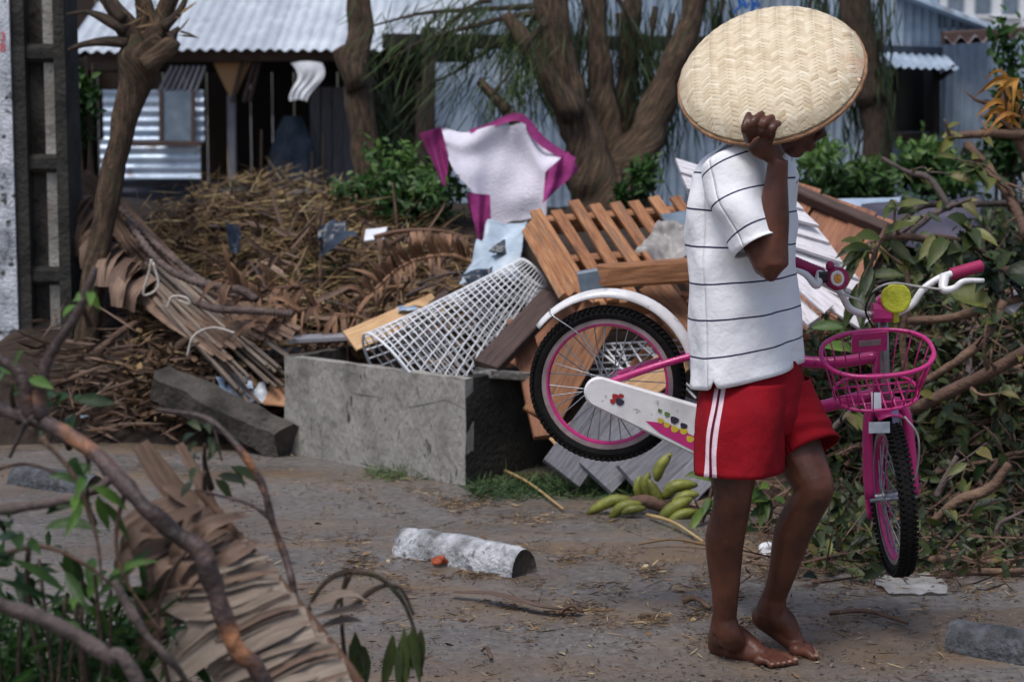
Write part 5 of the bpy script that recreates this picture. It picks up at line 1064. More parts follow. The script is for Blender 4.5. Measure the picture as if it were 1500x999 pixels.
# left hand closed round the bicycle's seat tube / top tube
def finger(pts, r): chain(pts, [r*1.08, r, r*.95, r*.85], 12, 10); b.ell(pts[-1], (r*.84,)*3, None, 10, 8)
tc_ = at(1092, 540, 5.56); chain([wrL, wrL.lerp(tc_, .5), wrL.lerp(tc_, .85)], [.026, .034, .034], 8, flat=.6, ref=Yv)
for k in range(4):
    o = X*(-.033+.022*k); p = wrL.lerp(tc_, .85)+o; finger([p+Yv*.0, p+Z*-.03+Yv*.022, p+Z*-.055+Yv*.004, p+Z*-.05-Yv*.02], .0088)
finger([wrL.lerp(tc_, .45)+X*.03, wrL.lerp(tc_, .7)+X*.045-Yv*.02, wrL.lerp(tc_, .95)+X*.03-Yv*.035, wrL.lerp(tc_, 1.15)+X*.01-Yv*.035], .0098)
# right hand: palm rises from the wrist, fingers bent over the rim in front of the tray, thumb behind
pk = at(1110, 200, 4.90); 
chain([wrR, wrR.lerp(pk, .3)+V((-.002, 0, .004)), wrR.lerp(pk, .75), pk], [.026, .033, .047, .044], 14, 14, flat=.5, ref=V((.3, -.9, .25)))
for (a_, m_, e_, r_) in (((1096, 207), (1090, 188), (1097, 168), .0102), ((1104, 198), (1102, 181), (1116, 167), .0104), ((1117, 196), (1118, 183), (1131, 172), .0104), ((1130, 200), (1131, 190), (1141, 181), .0098)):
    A_, M_, E_ = at(*a_, 4.885), at(*m_, 4.845), at(*e_, 4.865); finger([A_, A_.lerp(M_, .6)+V((0, -.008, 0)), M_+V((0, -.006, 0)), M_.lerp(E_, .5)+V((0, -.004, .003)), E_], r_)
finger([at(1132, 216, 4.92), at(1142, 206, 4.96), at(1140, 196, 4.99), at(1130, 190, 5.0)], .0105)
tmp = b.build('tmp_body', M['skin'], None, base=(0, 0, 0))
md = tmp.modifiers.new('r', 'REMESH'); md.mode = 'VOXEL'; md.voxel_size = .0042; md.use_smooth_shade = True
md = tmp.modifiers.new('s', 'SMOOTH'); md.factor = .5; md.iterations = 5
dg = bpy.context.evaluated_depsgraph_get(); me = bpy.data.meshes.new_from_object(tmp.evaluated_get(dg)); bpy.data.objects.remove(tmp)
pb = V((hR.x+.08, hR.y-.02, 0)); me.transform(Matrix.Translation(-pb)); me.name = 'person'
Pe = bpy.data.objects.new('person', me); col.objects.link(Pe); Pe.location = pb; BASE[Pe.name] = pb
if not me.materials: me.materials.append(M['skin'])
tag(Pe, 'barefoot person in striped white shirt and red shorts carrying a bicycle and tray', 'person')
M['nail'] = pm('nail', two(lin(120, 88, 74), lin(156, 122, 104)), 30, 3, .35, .05, 0, 60)
for (p_, r_) in NAILS:
    mb = MB(); mb.ell(p_, (r_*.62, r_*.62, r_*.42), None, 10, 8); mb.build('toenail', M['nail'], Pe, smooth=True)
# hair, eyes
M['hair'] = pm('black_hair', two(lin(10, 9, 9), lin(28, 24, 22)), 60, 4, .7, .1, .8, 180)
mb = MB(); mb.ell(hp(-.02, 0, .034), (.097, .077, .084), HR, 24, 16, jit=.08, jf=60); mb.build('hair', M['hair'], Pe, smooth=True)
M['eye'] = pm('eye_white', two(lin(170, 160, 150), lin(200, 192, 184)), 9, 3, .2, .05, 0, 60)
for s in (-1, 1):
    mb = MB(); mb.ell(hp(.072, s*.03, .0), (.0125, .0125, .009), HR, 12, 8); ey_ = mb.build('eye', M['eye'], Pe, smooth=True)
    mb = MB(); mb.ell(hp(.081, s*.03, .0), (.0045, .006, .006), HR, 10, 6); mb.build('pupil', M['black_plastic'], ey_, smooth=True)
# ------------------------------------------------------------------ clothes
def cloth_mat(name, base_fn, bump=.25):
    m = bpy.data.materials.new(name); m.use_nodes = True; nt = m.node_tree; N = nt.nodes; K = nt.links.new; P = N['Principled BSDF']
    uv = N.new('ShaderNodeUVMap'); sp_ = N.new('ShaderNodeSeparateXYZ'); K(uv.outputs[0], sp_.inputs[0])
    tc = N.new('ShaderNodeTexCoord'); n1 = N.new('ShaderNodeTexNoise'); n1.inputs['Scale'].default_value = 9; n1.inputs['Detail'].default_value = 6; K(tc.outputs['Object'], n1.inputs['Vector'])
    c = base_fn(N, K, sp_, n1.outputs[0]); K(c, P.inputs['Base Color']); P.inputs['Roughness'].default_value = .88; P.inputs['Specular IOR Level'].default_value = .25
    P.inputs['Sheen Weight'].default_value = .0
    w_ = N.new('ShaderNodeTexNoise'); w_.inputs['Scale'].default_value = 420; w_.inputs['Detail'].default_value = 2; K(tc.outputs['Object'], w_.inputs['Vector']); n3 = N.new('ShaderNodeTexNoise'); n3.inputs['Scale'].default_value = 22; n3.inputs['Detail'].default_value = 3; K(tc.outputs['Object'], n3.inputs['Vector'])
    ad = N.new('ShaderNodeMath'); ad.operation = 'MULTIPLY_ADD'; K(w_.outputs[0], ad.inputs[0]); ad.inputs[1].default_value = .12; K(n3.outputs[0], ad.inputs[2])
    bn = N.new('ShaderNodeBump'); bn.inputs['Strength'].default_value = bump; bn.inputs['Distance'].default_value = .02; K(ad.outputs[0], bn.inputs['Height']); K(bn.outputs[0], P.inputs['Normal'])
    return m
def mth(N, K, op, a, b_=None, c=None, clamp=False):
    n = N.new('ShaderNodeMath'); n.operation = op; n.use_clamp = clamp
    for i, s in enumerate((a, b_, c)):
        if s is None: continue
        if hasattr(s, 'is_output'): K(s, n.inputs[i])
        else: n.inputs[i].default_value = s
    return n.outputs[0]
def mixc(N, K, f, a, b_):
    x = N.new('ShaderNodeMix'); x.data_type = 'RGBA'; K(f, x.inputs[0])
    for s, i in ((a, 6), (b_, 7)):
        if isinstance(s, tuple): x.inputs[i].default_value = (*s, 1)
        else: K(s, x.inputs[i])
    return x.outputs[2]
PITCHS = .0885
def shirt_c(N, K, sp_, nz):
    wob = mth(N, K, 'MULTIPLY_ADD', nz, .004, sp_.outputs[1]); fr_ = mth(N, K, 'FRACT', mth(N, K, 'DIVIDE', wob, PITCHS)); d = mth(N, K, 'ABSOLUTE', mth(N, K, 'SUBTRACT', fr_, .5))
    line = mth(N, K, 'LESS_THAN', d, .025); base = mixc(N, K, nz, lin(226, 226, 230), lin(242, 242, 246)); return mixc(N, K, line, base, lin(52, 52, 82))
def shorts_c(N, K, sp_, nz):
    base = mixc(N, K, nz, lin(112, 3, 16), lin(150, 6, 27)); d = sp_.outputs[0]
    a = mth(N, K, 'LESS_THAN', mth(N, K, 'ABSOLUTE', mth(N, K, 'SUBTRACT', d, .0)), .0175); dk = mth(N, K, 'LESS_THAN', mth(N, K, 'ABSOLUTE', d), .0042)
    c = mixc(N, K, a, base, lin(222, 196, 206)); return mixc(N, K, dk, c, lin(96, 16, 40))
M['shirt'] = cloth_mat('striped_cotton', shirt_c, .35); M['shorts'] = cloth_mat('red_cotton', shorts_c, .35)
def loft(mb, rings, nseg=72, sub=6, wr=0, seed=0, v0=0, uofs=0, ulen=True, folds=None, notch=False):
    """rings: (centre, a, b, axisA, axisB, tilt fn or None); smooth through rings; uv: u metres from the axisA side, v metres along"""
    n = (len(rings)-1)*sub+1; C = catmull([r[0] for r in rings], n); Aa = interp([r[1] for r in rings], n); Bb = interp([r[2] for r in rings], n)
    XA = [x.normalized() for x in catmull([r[3] for r in rings], n)]; XB = [x.normalized() for x in catmull([r[4] for r in rings], n)]; TL = interp([r[5] if len(r) > 5 else 0.0 for r in rings], n)
    vs = []; uvs = []; fs = []; L_ = v0
    for k in range(n):
        if k: L_ += (C[k]-C[k-1]).length
        for q in range(nseg+1):
            t = 2*math.pi*q/nseg; ct, st_ = math.cos(t), math.sin(t)
            dv = XA[k]*Aa[k]*ct+XB[k]*Bb[k]*st_; p = C[k]+dv; p.z += TL[k]*dv.x
            nd = dv.normalized()
            if wr:
                f = mnoise.noise(p*7+V((seed, 0, 0)))+.5*mnoise.noise(p*15+V((seed, 3, 0))); p += nd*wr*f
            if folds: p += nd*folds(q/nseg, k/(n-1), p)
            if notch and k < 4: p.z += (.022-.005*k)*max(0, 1-abs(((q-2+nseg/2) % nseg)-nseg/2)/1.2)
            tt = t if t <= math.pi else t-2*math.pi
            vs.append(p); uvs.append((tt*(Aa[k]+Bb[k])/2 if q < nseg else 0.0, L_))
    m_ = nseg+1
    for k in range(n-1):
        for q in range(nseg): fs.append((k*m_+q, k*m_+q+1, (k+1)*m_+q+1, (k+1)*m_+q))
    # seam: duplicate uv at wrap is fine because u restarts at 0
    mb.add(vs, fs, uvs, .5); return C
def tc(px, py, Y=5.15): return at(px, py, Y)
mb = MB()
def tfold(u, v, p):      # vertical and diagonal drape folds, stronger to the hem
    u *= 6.28318; return .009*math.sin(u*6+v*5)*max(0, .55-v)+.007*math.sin(u*4-v*16+2*math.sin(v*7))*(.2+v*.6)+.004*math.sin(u*9+v*21)*(.3+.5*v)
loft(mb, [(tc(1094, 548), .166, .128, rt, fw, .22), (tc(1092, 500), .161, .125, rt, fw, .17), (tc(1089, 450), .157, .123, rt, fw, .1), (tc(1087, 400), .156, .124, rt, fw, .06), (tc(1086, 350), .158, .125, rt, fw, .0), (tc(1087, 300), .162, .123, rt, fw, -.05), (tc(1090, 262), .158, .112, rt, fw, -.06), (tc(1095, 236), .128, .094, rt, fw, -.05), (tc(1102, 220), .09, .08, rt, fw, -.03), (tc(1108, 208), .068, .068, rt, fw, .0)], 84, 7, .008, 3, v0=-.034, folds=tfold, notch=True)
sx = tc(1062, 245, 5.03)
axs = (elR-shR).normalized(); pa = (rt-axs*rt.dot(axs)).normalized(); pb_ = axs.cross(pa).normalized()
def sfold(u, v, p): u *= 6.28318; return .006*math.sin(v*15+u*1+1.5*math.sin(u))*(1-.6*v)+.004*math.sin(u*3+v*4)
s0 = shR+V((.028, .03, .03)); loft(mb, [(s0-axs*.02, .052, .06, pa, pb_), (shR-axs*.012+V((.01, .01, .02)), .078, .08, pa, pb_), (shR+axs*.05, .08, .078, pa, pb_), (shR+axs*.12, .077, .073, pa, pb_), (shR+axs*.185, .075, .07, pa, pb_), (shR+axs*.205, .074, .069, pa, pb_)], 56, 6, .006, 8, v0=-.01, folds=sfold)
axl = (elL-shL).normalized(); pal = (rt-axl*rt.dot(axl)).normalized(); pbl = axl.cross(pal).normalized()
loft(mb, [(shL-axl*.04, .05, .055, pal, pbl), (shL, .074, .074, pal, pbl), (shL+axl*.1, .07, .07, pal, pbl), (shL+axl*.19, .068, .066, pal, pbl)], 40, 6, .006, 11)
So = mb.build('shirt', M['shirt'], Pe, smooth=True); md = So.modifiers.new('thickness', 'SOLIDIFY'); md.thickness = .0025; md.offset = 1
# collar
M['collar'] = cloth_mat('white_collar', lambda N, K, s_, nz: mixc(N, K, nz, lin(214, 214, 220), lin(236, 236, 242)), .3)
mb = MB(); cn = tc(1110, 208); mb.grid(lambda a, b_: cn+rt*math.cos(a*6.283)*(.068+.012*b_)+fw*math.sin(a*6.283)*(.07+.014*b_)+Z*(.022-.04*b_+.012*math.cos(a*6.283)), 48, 6); co_ = mb.build('collar', M['collar'], Pe, smooth=True); md = co_.modifiers.new('thickness', 'SOLIDIFY'); md.thickness = .003
# side slit (small dark gap shown by the shorts behind it)
# shorts
mb = MB()
def shf(u, v, p): return .006*math.sin(u*6.28318*5+v*3)*v+.003*math.sin(u*6.28318*9-v*8)*v
loft(mb, [(tc(1103, 520), .138, .11, rt, fw), (tc(1104, 560), .152, .125, rt, fw), (tc(1106, 600), .155, .125, rt, fw), (tc(1108, 630), .13, .108, rt, fw)], 60, 5, .005, 5)
loft(mb, [(tc(1092, 556, 5.12), .112, .12, rt, fw), (tc(1086, 600, 5.09), .115, .118, rt, fw), (tc(1082, 645, 5.08), .118, .115, rt, fw), (tc(1081, 690, 5.07), .121, .114, rt, fw)], 60, 7, .006, 7, folds=shf)
o_ = len(mb.f)
kd = (J['kneeL']-J['hipL']).normalized(); pA = (rt-kd*rt.dot(kd)).normalized(); pB = kd.cross(pA).normalized()*-1
loft(mb, [(at(1128, 552, 5.2), .1, .108, rt, fw), (at(1148, 590, 5.18), .095, .1, pA.lerp(rt, .5), fw), (at(1170, 628, 5.155), .085, .082, pA, fw.lerp(pB*(1 if pB.dot(fw) > 0 else -1), .5)), (at(1187, 660, 5.14), .084, .078, pA, pB*(1 if pB.dot(fw) > 0 else -1))], 56, 7, .006, 9, folds=lambda u, v, p: .004*math.sin(v*20+u*6.28318+math.sin(u*6.28318*2))*v)
# only the outer (right hand) leg shows the side stripe: shift the others' u away
for k in range(len(mb.uv)):
    if k < 60*15 or k >= o_: mb.uv[k] = [(1.0, q[1]) for q in mb.uv[k]]
so_ = mb.build('shorts', M['shorts'], Pe, smooth=True); md = so_.modifiers.new('thickness', 'SOLIDIFY'); md.thickness = .0025; md.offset = 1
# ================================================================== woven tray
tn = V((-.27, -.66, .70)).normalized(); TC = at(1128, 103, 5.06)
tM = tn.cross(V((0, 1, 0))).normalized(); tM = -tM if tM.x < 0 else tM; tm = tn.cross(tM).normalized()
TR_ = .236
def dome(u, v):
    """u,v in metres on the tray; returns point and normal"""
    r = math.hypot(u, v)/TR_; h = .058*(1-r**3.4)-.012*max(0, r-.9)*10; return TC+tM*u+tm*v+tn*h
Tr = thing('winnowing_tray', 'round woven bamboo tray held over the head like a rain hat', 'tray', TC-tn*.05)
M['weave'] = pm('bamboo_strip', [(0, lin(172, 148, 118)), (.35, lin(200, 182, 152)), (.7, lin(216, 201, 174)), (1, lin(228, 217, 196))], 25, 5, .55, .12, .15, 120, tint=.75, spots=[(7, .62, .75, lin(206, 160, 132))])
M['rim_cane'] = pm('red_brown_cane', [(.1, lin(112, 76, 54)), (.85, lin(170, 130, 96))], 20, 6, .6, .12, .4, 60)
M['weave_back'] = pm('bamboo_backing', [(.1, lin(138, 110, 78)), (.85, lin(176, 148, 108))], 30, 6, .7, .1, .3, 90)
mb = MB(); mb.grid(lambda a, b_: (lambda r, t: dome(r*math.cos(t), r*math.sin(t))-tn*.002)(TR_*b_, a*2*math.pi), 64, 14); mb.build('backing', M['weave_back'], Tr, smooth=True)
mb = MB(); rotw = R_(-16); cr, sr = math.cos(rotw), math.sin(rotw)
cw, pit, an_ = .0225, .0112, R_(33)      # column width, row pitch and slant of the zigzag twill
for c_ in range(-12, 13):
    for r_ in range(-26, 27):
        sg = 1 if c_ % 2 else -1; cx, cy = c_*cw, r_*pit+(pit*.5 if c_ % 2 else 0)
        if math.hypot(cx, cy) > TR_+.01: continue
        ux_, uy_ = math.cos(an_)*1, math.sin(an_)*sg; hl_ = cw/2/math.cos(an_)*1.12; hw_ = pit*.5*math.cos(an_)*U(.9, 1.02); vs = []
        for i_ in range(5):
            t = i_/4*2-1
            for s_ in (-1, 0, 1):
                x = cx+ux_*t*hl_-uy_*s_*hw_; y = cy+uy_*t*hl_+ux_*s_*hw_; X_, Y_ = x*cr-y*sr, x*sr+y*cr; r = math.hypot(X_, Y_)
                if r > TR_*.995: X_ *= TR_*.995/r; Y_ *= TR_*.995/r
                vs.append(dome(X_, Y_)+tn*(.0022*(1-t*t*.85)+(.0009 if s_ == 0 else 0)))
        mb.add(vs, [(i_*3+s_, i_*3+s_+1, i_*3+s_+4, i_*3+s_+3) for i_ in range(4) for s_ in (0, 1)], None, max(0, min(1, random.gauss(.55, .2))))
tag(mb.build('woven_strips', M['weave'], Tr, smooth=True), kind='stuff')
mb = MB(); mb.tube([dome(TR_*math.cos(2*math.pi*k/80), TR_*math.sin(2*math.pi*k/80))-tn*.009 for k in range(80)], [.0055+.001*(k % 3) for k in range(80)], 8, closed=True); mb.build('rim', M['rim_cane'], Tr, smooth=True)
# ================================================================== brush heap at the right
def leaf_blade(mb, s, d, nr, L_, w_, droop=.2, fold=.2):
    d = V(d).normalized(); nr = V(nr); pts = [s+d*(L_*t)-Z*(droop*L_*t*t) for t in (0, .18, .4, .62, .82, 1)]
    mb.strip(pts, [w_*.12, w_*.75, w_, w_*.85, w_*.45, w_*.03], nr, fold, tw=U(-.25, .25))
def branch(label, pix, r, leaves=0, Ys=None, mat='twig', leafmat='olive_leaf', L_=(.05, .1), lw=.42, group=None, name='broken_branch', cat='branch', n=16, side=2, sidelen=.15, tl=(0, 1), tips=False, droop=.3):
    pts = [at(p[0], p[1], y) for p, y in zip(pix, Ys)] if Ys else [hit(*p)+V((0, -.12, .08)) for p in pix]
    c = catmull(pts, n); lo = min(c, key=lambda p: p.z)
    T = thing(name, label, cat, lo, group); mb = MB(); mb.tube(c, r, 8, jit=.3, jf=25); mb.build('stem', M[mat], T, smooth=True)
    ends = []
    for k in range(side):
        i = int(U(.25, .95)*(n-1)); d = (c[min(i+1, n-1)]-c[max(0, i-1)]).normalized(); q = (d*U(.3, .9)+V((U(-1, 1), U(-.8, .3), U(-.4, .8)))).normalized(); L2 = U(.5, 1.2)*sidelen
        e = [c[i], c[i]+q*L2*.5+V((U(-.02, .02),)*3), c[i]+q*L2]; mb = MB(); mb.tube(catmull(e, 6), [max(.004, (r[0] if hasattr(r, '__len__') else r)*.45), .003], 6, jit=.3, jf=25); mb.build('side_twig', M[mat], T, smooth=True); ends.append((e[-1], q))
    ends.append((c[-1], (c[-1]-c[-3]).normalized()))
    for k in range(leaves):
        if random.random() < (.8 if tips else .55): e, q = random.choice(ends); p = e-q*U(0, .06)
        else: i = int(U(.2, 1)*(n-1)); p = c[i]; q = V((U(-1, 1), U(-1, .2), U(-.6, .6)))
        ll = U(*L_); mb = MB(); dd = q*U(.2, .9)+V((U(-.9, .9), U(-.8, .2), U(-.9, .5)))
        leaf_blade(mb, p, dd, (U(-.4, .4), -.8, .6), ll, ll*lw*U(.8, 1.15), droop*U(0, 1.5)); mb.t = [lerp(tl[0], tl[1], random.random())]*len(mb.t); mb.build('leaf', M[leafmat], T, smooth=True)
    return T
branch('forked grey branch lying over the purple tin sheet', [(1250, 372), (1310, 352), (1360, 318), (1398, 300)], [.02, .017, .01], 7, (7.2, 7.3, 7.5, 7.6), 'grey_twig', side=3)
branch('bare branch slanting down left above purple tin sheet', [(1292, 232), (1330, 252), (1362, 262), (1392, 306)], [.008, .012, .014], 6, (7.9, 7.8, 7.7, 7.6), 'grey_twig', tl=(.7, 1))
branch('thin branch running level to the right edge behind leaves', [(1310, 332), (1352, 302), (1420, 300), (1510, 296)], [.014, .012, .012], 4, (7.8, 7.8, 7.9, 7.9), 'grey_twig')
branch('dark branch hooked downward at the right edge under dry leaves', [(1510, 198), (1450, 196), (1396, 200), (1394, 200)], [.02, .015, .01], 5, (7.9, 7.9, 7.9, 7.9), tl=(.6, 1))
branch('dark bare branch dropping from hooked branch toward the heap', [(1418, 212), (1450, 250), (1485, 300), (1505, 350)], [.018, .018, .02], 6, (7.9, 7.8, 7.7, 7.6))
branch('leafy spray hanging over the right pallet edge', [(1390, 360), (1340, 348), (1290, 350), (1262, 362)], [.016, .012, .007], 16, (7.05, 6.95, 6.9, 6.85), tips=True, tl=(.3, .8), L_=(.09, .15), lw=.3)
branch('brown leafy stem drooping behind the yellow reflector', [(1300, 330), (1290, 350), (1278, 380), (1272, 412)], [.01, .009, .006], 12, (6.9, 6.85, 6.8, 6.8), tips=True, tl=(.25, .7), L_=(.1, .15), lw=.34)
branch('thick brown branch slanting up to right edge beside handlebar', [(1335, 600), (1395, 572), (1450, 545), (1512, 508)], [.02, .022, .02], 3, (6.65, 6.6, 6.55, 6.5), side=3)
branch('curved brown branch sweeping above the thick slanting one', [(1352, 560), (1400, 530), (1445, 492), (1470, 440)], [.012, .016, .014], 4, (6.75, 6.7, 6.7, 6.7))
branch('level branch to right of the handlebar grip', [(1330, 470), (1390, 466), (1440, 452), (1515, 430)], [.014, .016, .014], 5, (6.9, 6.85, 6.8, 6.8))
branch('reddish twisted branch low in the brush heap', [(1365, 768), (1400, 735), (1450, 715), (1478, 678)], [.016, .018, .014], 3, (6.45, 6.4, 6.4, 6.4))
branch('pale broken stick standing low beside the front wheel', [(1372, 728), (1385, 700), (1402, 668)], [.012, .011, .009], 1, (6.5, 6.5, 6.5), 'grey_twig')
branch('thin bent stick at the lower right of brush heap', [(1458, 800), (1462, 770), (1482, 758), (1500, 748)], [.008, .008, .005], 0, (6.25, 6.25, 6.25, 6.25), 'grey_twig', side=1)
branch('pale cut stick between red shorts and basket', [(1208, 640), (1238, 610), (1262, 590)], [.011, .01, .009], 2, (6.2, 6.2, 6.2), 'grey_twig')
branch('root like branch lying along the foot of brush heap', [(1260, 838), (1330, 824), (1400, 818), (1480, 826)], [.012, .016, .014], 1, (6.35, 6.3, 6.2, 6.1), side=3)
branch('dark branch on the ground at the lower right edge', [(1360, 842), (1420, 838), (1500, 836)], [.012, .012, .01], 0, (6.15, 6.1, 6.05))
branch('upright branch with yellow green leaves right of the reflector', [(1330, 560), (1322, 500), (1330, 440), (1328, 380)], [.014, .012, .007], 12, (6.95, 6.95, 6.95, 7.0), tips=True, tl=(.4, .85))
branch('broad leaved branch above the handlebar grip', [(1470, 420), (1440, 370), (1400, 352), (1370, 345)], [.014, .012, .008], 18, (7.0, 6.95, 6.9, 6.9), tl=(.3, .85), L_=(.08, .14), lw=.45)
branch('dry orange leaved branch rising at the right edge', [(1515, 260), (1490, 200), (1470, 160), (1478, 118)], [.022, .018, .01], 0, (8.0, 8.0, 8.0, 8.0), side=4)
Tt = branch('twisted orange dry leaves curling at the right edge', [(1500, 205), (1470, 180), (1450, 160)], [.012, .01, .006], 0, (7.9, 7.9, 7.9), side=1)
M['orange_leaf'] = pm('dry_orange_leaf', [(0, lin(120, 72, 34)), (.5, lin(184, 130, 54)), (1, lin(216, 176, 92))], 12, 5, .6, .1, .2, 60, tint=.6, trans=.25)
for k in range(16):
    a = at(1488+U(-14, 12), U(112, 190), 7.9+U(-.1, .1)); e = a+V((U(-.16, -.02), U(-.1, .05), U(-.14, .05))); mb = MB(); mb.strip(catmull([a, a.lerp(e, .5)+V((0, -.03, .04)), e], 7), [.012, .03, .02, .004], (0, -.8, .5), .4, tw=U(-2, 2)); mb.build('leaf', M['orange_leaf'], Tt, smooth=True)
branch('thin leafy branch before the corner shrub', [(1500, 330), (1480, 280), (1440, 250), (1420, 240)], [.01, .009, .005], 12, (7.7, 7.7, 7.7, 7.7), tl=(.2, .8))
branch('leafy branch with dark blue green leaves at right middle', [(1505, 440), (1470, 400), (1430, 395)], [.012, .01, .006], 16, (6.8, 6.8, 6.75), tl=(0, .35), L_=(.08, .15))
# unlabelled-by-look tangle: many alike branches
for k in range(48):
    while True:
        x0, y0 = U(1190, 1560), U(420, 815)
        if x0 > 1190+(815-y0)*.02: break
    an = U(-.9, .9) if random.random() < .7 else U(-1.6, 1.6); ln = U(60, 170); dx, dy = math.cos(an)*ln, -abs(math.sin(an))*ln
    pix = [(x0, y0), (x0+dx*.5+U(-10, 10), y0+dy*.5+U(-14, 14)), (x0+dx, max(330, y0+dy))]
    lift = V((0, -U(.02, .22), U(0, .1)))
    pts = [hit(*p)+lift for p in pix]; r0 = U(.006, .017)
    c = catmull(pts, 12); zone = 'at the foot of the brush heap' if y0 > 745 else 'behind the basket and bent knee' if x0 < 1290 else 'right of the front wheel' if y0 > 600 and x0 < 1410 else 'low at the right edge of the heap' if y0 > 600 else 'under the handlebar grip' if x0 < 1430 else 'high at the right edge of the heap'
    T = thing('brush_branch', ('thick' if r0 > .0115 else 'thin')+(' brown' if k % 3 else ' grey')+' tangled branch '+zone, 'branch', min(c, key=lambda p: p.z), 'tangled branches of the brush heap'); mb = MB(); mb.tube(c, [r0, r0*.9, r0*.6], 7, jit=.35, jf=25); mb.build('stem', M['twig'] if k % 3 else M['grey_twig'], T, smooth=True)
    for q in range(2):
        i = int(U(3, 11)); e = c[i]+V((U(-.12, .12), U(-.1, .02), U(-.05, .14))); mb = MB(); mb.tube([c[i], c[i].lerp(e, .5)+V((.01, 0, .01)), e], [r0*.5, .003], 5); mb.build('side_twig', M['twig'], T, smooth=True)
# leaf mass of the heap
def heaptest(x, y): return y > (285 if x > 1390 else 380 if x > 1300 else 470) and y > 640-(x-1150)*3.2
n = 7200; B = A3(scatter(n, 1165, 1620, 270, 838, heaptest))+np.abs(rng.normal(size=(n, 3)))*np.array([0, -.09, .05])+rng.normal(size=(n, 3))*.02
tag(mass('brush_foliage', M['olive_leaf'], B, rng.normal(size=(n, 3))+np.array([0, -.3, -.2]), rng.uniform(.025, .1, n), rng.uniform(.01, .038, n), np.clip(rng.normal(.32, .22, n), 0, 1), nrm=np.tile([0, -.7, .7], (n, 1))), 'mass of dull green and brown leaves filling the brush heap', 'foliage', kind='stuff')
n = 3800; B = A3(scatter(n, 1050, 1620, 480, 850, lambda x, y: y > 640-(x-1150)*3.2))+np.abs(rng.normal(size=(n, 3)))*np.array([0, -.08, .04])
tag(mass('brush_twigs', M['twig'], B, rng.normal(size=(n, 3))*np.array([1, .5, .5]), rng.uniform(.05, .26, n), rng.uniform(.003, .009, n), np.clip(rng.normal(.4, .25, n), 0, 1), fold=.1, bend=.2), 'fine dry twigs and stems through the brush heap', 'twigs', kind='stuff')
# leaves near bananas and legs
branch('green leafy shoot beside the bananas and standing leg', [(1010, 790), (1030, 760), (1042, 720), (1046, 695)], [.008, .007, .005], 14, (6.9, 6.9, 6.9, 6.9), leafmat='leaf', tl=(.2, .7), L_=(.09, .15), lw=.3, droop=.5)
branch('drooping green leaves between the two legs', [(1120, 790), (1130, 740), (1112, 715)], [.008, .006, .005], 14, (6.7, 6.7, 6.7), leafmat='leaf', tl=(.1, .6), L_=(.08, .13), lw=.34)
branch('low leafy sprig behind the bent knee', [(1225, 790), (1240, 740), (1232, 700)], [.008, .006, .005], 12, (6.6, 6.6, 6.6), leafmat='olive_leaf', tl=(.2, .7))
for k, (px, py, Y, a, ln, w_, lb) in enumerate(((1190, 480, 6.9, (1, -.2, .2), .12, .035, 'pale green leaf lying below the white boards'), (1250, 512, 6.8, (-1, -.2, .3), .13, .035, 'pale yellow leaf beside the basket rim'), (1000, 770, 6.85, (-.5, -.3, -.8), .1, .05, 'dark blue green leaf hanging by the bananas'), (1428, 700, 6.3, (.3, -.5, .7), .07, .03, 'small bright yellow leaf low in the brush heap'), (1390, 425, 6.75, (1, -.4, -.2), .16, .08, 'broad yellow green leaf above the reflector'))):
    mb = MB(); leaf_blade(mb, at(px, py, Y), a, (0, -.8, .6), ln, w_*1.2); tag(mb.build('fallen_leaf', M[('fresh_leaf', 'fresh_leaf', 'olive_leaf', 'fresh_leaf', 'olive_leaf')[k]], smooth=True), lb, 'leaf')
plank('white weathered stick end poking from the brush at right', (1475, 455), (1500, 425), 6.8, 6.85, .05, .02, 'white_wood', (0, -.8, .6), 'board_end')
# ================================================================== broken branches and dead leaf in the foreground
def fg(label, pix, r, mat, Ys, name='foreground_branch', twigs=(), n=44, jit=.45):
    c = catmull([at(p[0], p[1], y) for p, y in zip(pix, Ys)], n); T = thing(name, label, 'branch', min(c, key=lambda p: p.z)); mb = MB(); mb.tube(c, r, 12, jit=jit, jf=30); mb.build('stem', M[mat], T, smooth=True)
    for (pp, rr, yy) in twigs:
        mb = MB(); mb.tube(catmull([at(*p, yy) for p in pp], 10), rr, 7, jit=.25, jf=30); mb.build('side_twig', M[mat], T, smooth=True)
    return T
# the peeled branch comes up from the ground out of frame at the bottom and ends beyond the left edge
fg('thick peeled orange brown branch arching across the lower left foreground', [(-90, 560), (-20, 592), (62, 618), (120, 650), (165, 690), (212, 742), (250, 778), (288, 803), (312, 850), (326, 900), (348, 950), (400, 1030), (540, 1440)], [.01, .011, .013, .0135, .0135, .014, .0145, .0155, .0165, .016, .015, .015, .016], 'peeled', (3.3, 3.3, 3.25, 3.2, 3.15, 3.1, 3.1, 3.1, 3.1, 3.1, 3.1, 3.12, 3.2),
   twigs=[([(45, 614), (38, 580), (28, 545), (-10, 520)], [.013, .012, .008], 3.26), ([(62, 618), (56, 590), (62, 560), (72, 520), (108, 470), (130, 420), (140, 392)], [.013, .01, .008, .005], 3.25), ([(40, 615), (28, 640), (14, 670)], [.006, .003], 3.24), ([(115, 646), (128, 670), (130, 695)], [.005, .003], 3.2)])
fg('grey brown branch crossing the lower left corner', [(-60, 868), (0, 886), (60, 905), (110, 928), (160, 962), (205, 1005), (420, 1450)], [.012, .012, .0115, .012, .012, .011, .011], 'grey_twig', (2.9, 2.9, 2.9, 2.9, 2.9, 2.9, 3.0))
fg('dark branch entering level from left edge below the peeled branch', [(-40, 752), (20, 745), (90, 733), (140, 718), (162, 700)], [.0085, .0085, .008, .007, .006], 'grey_twig', (3.2, 3.2, 3.17, 3.15, 3.14))
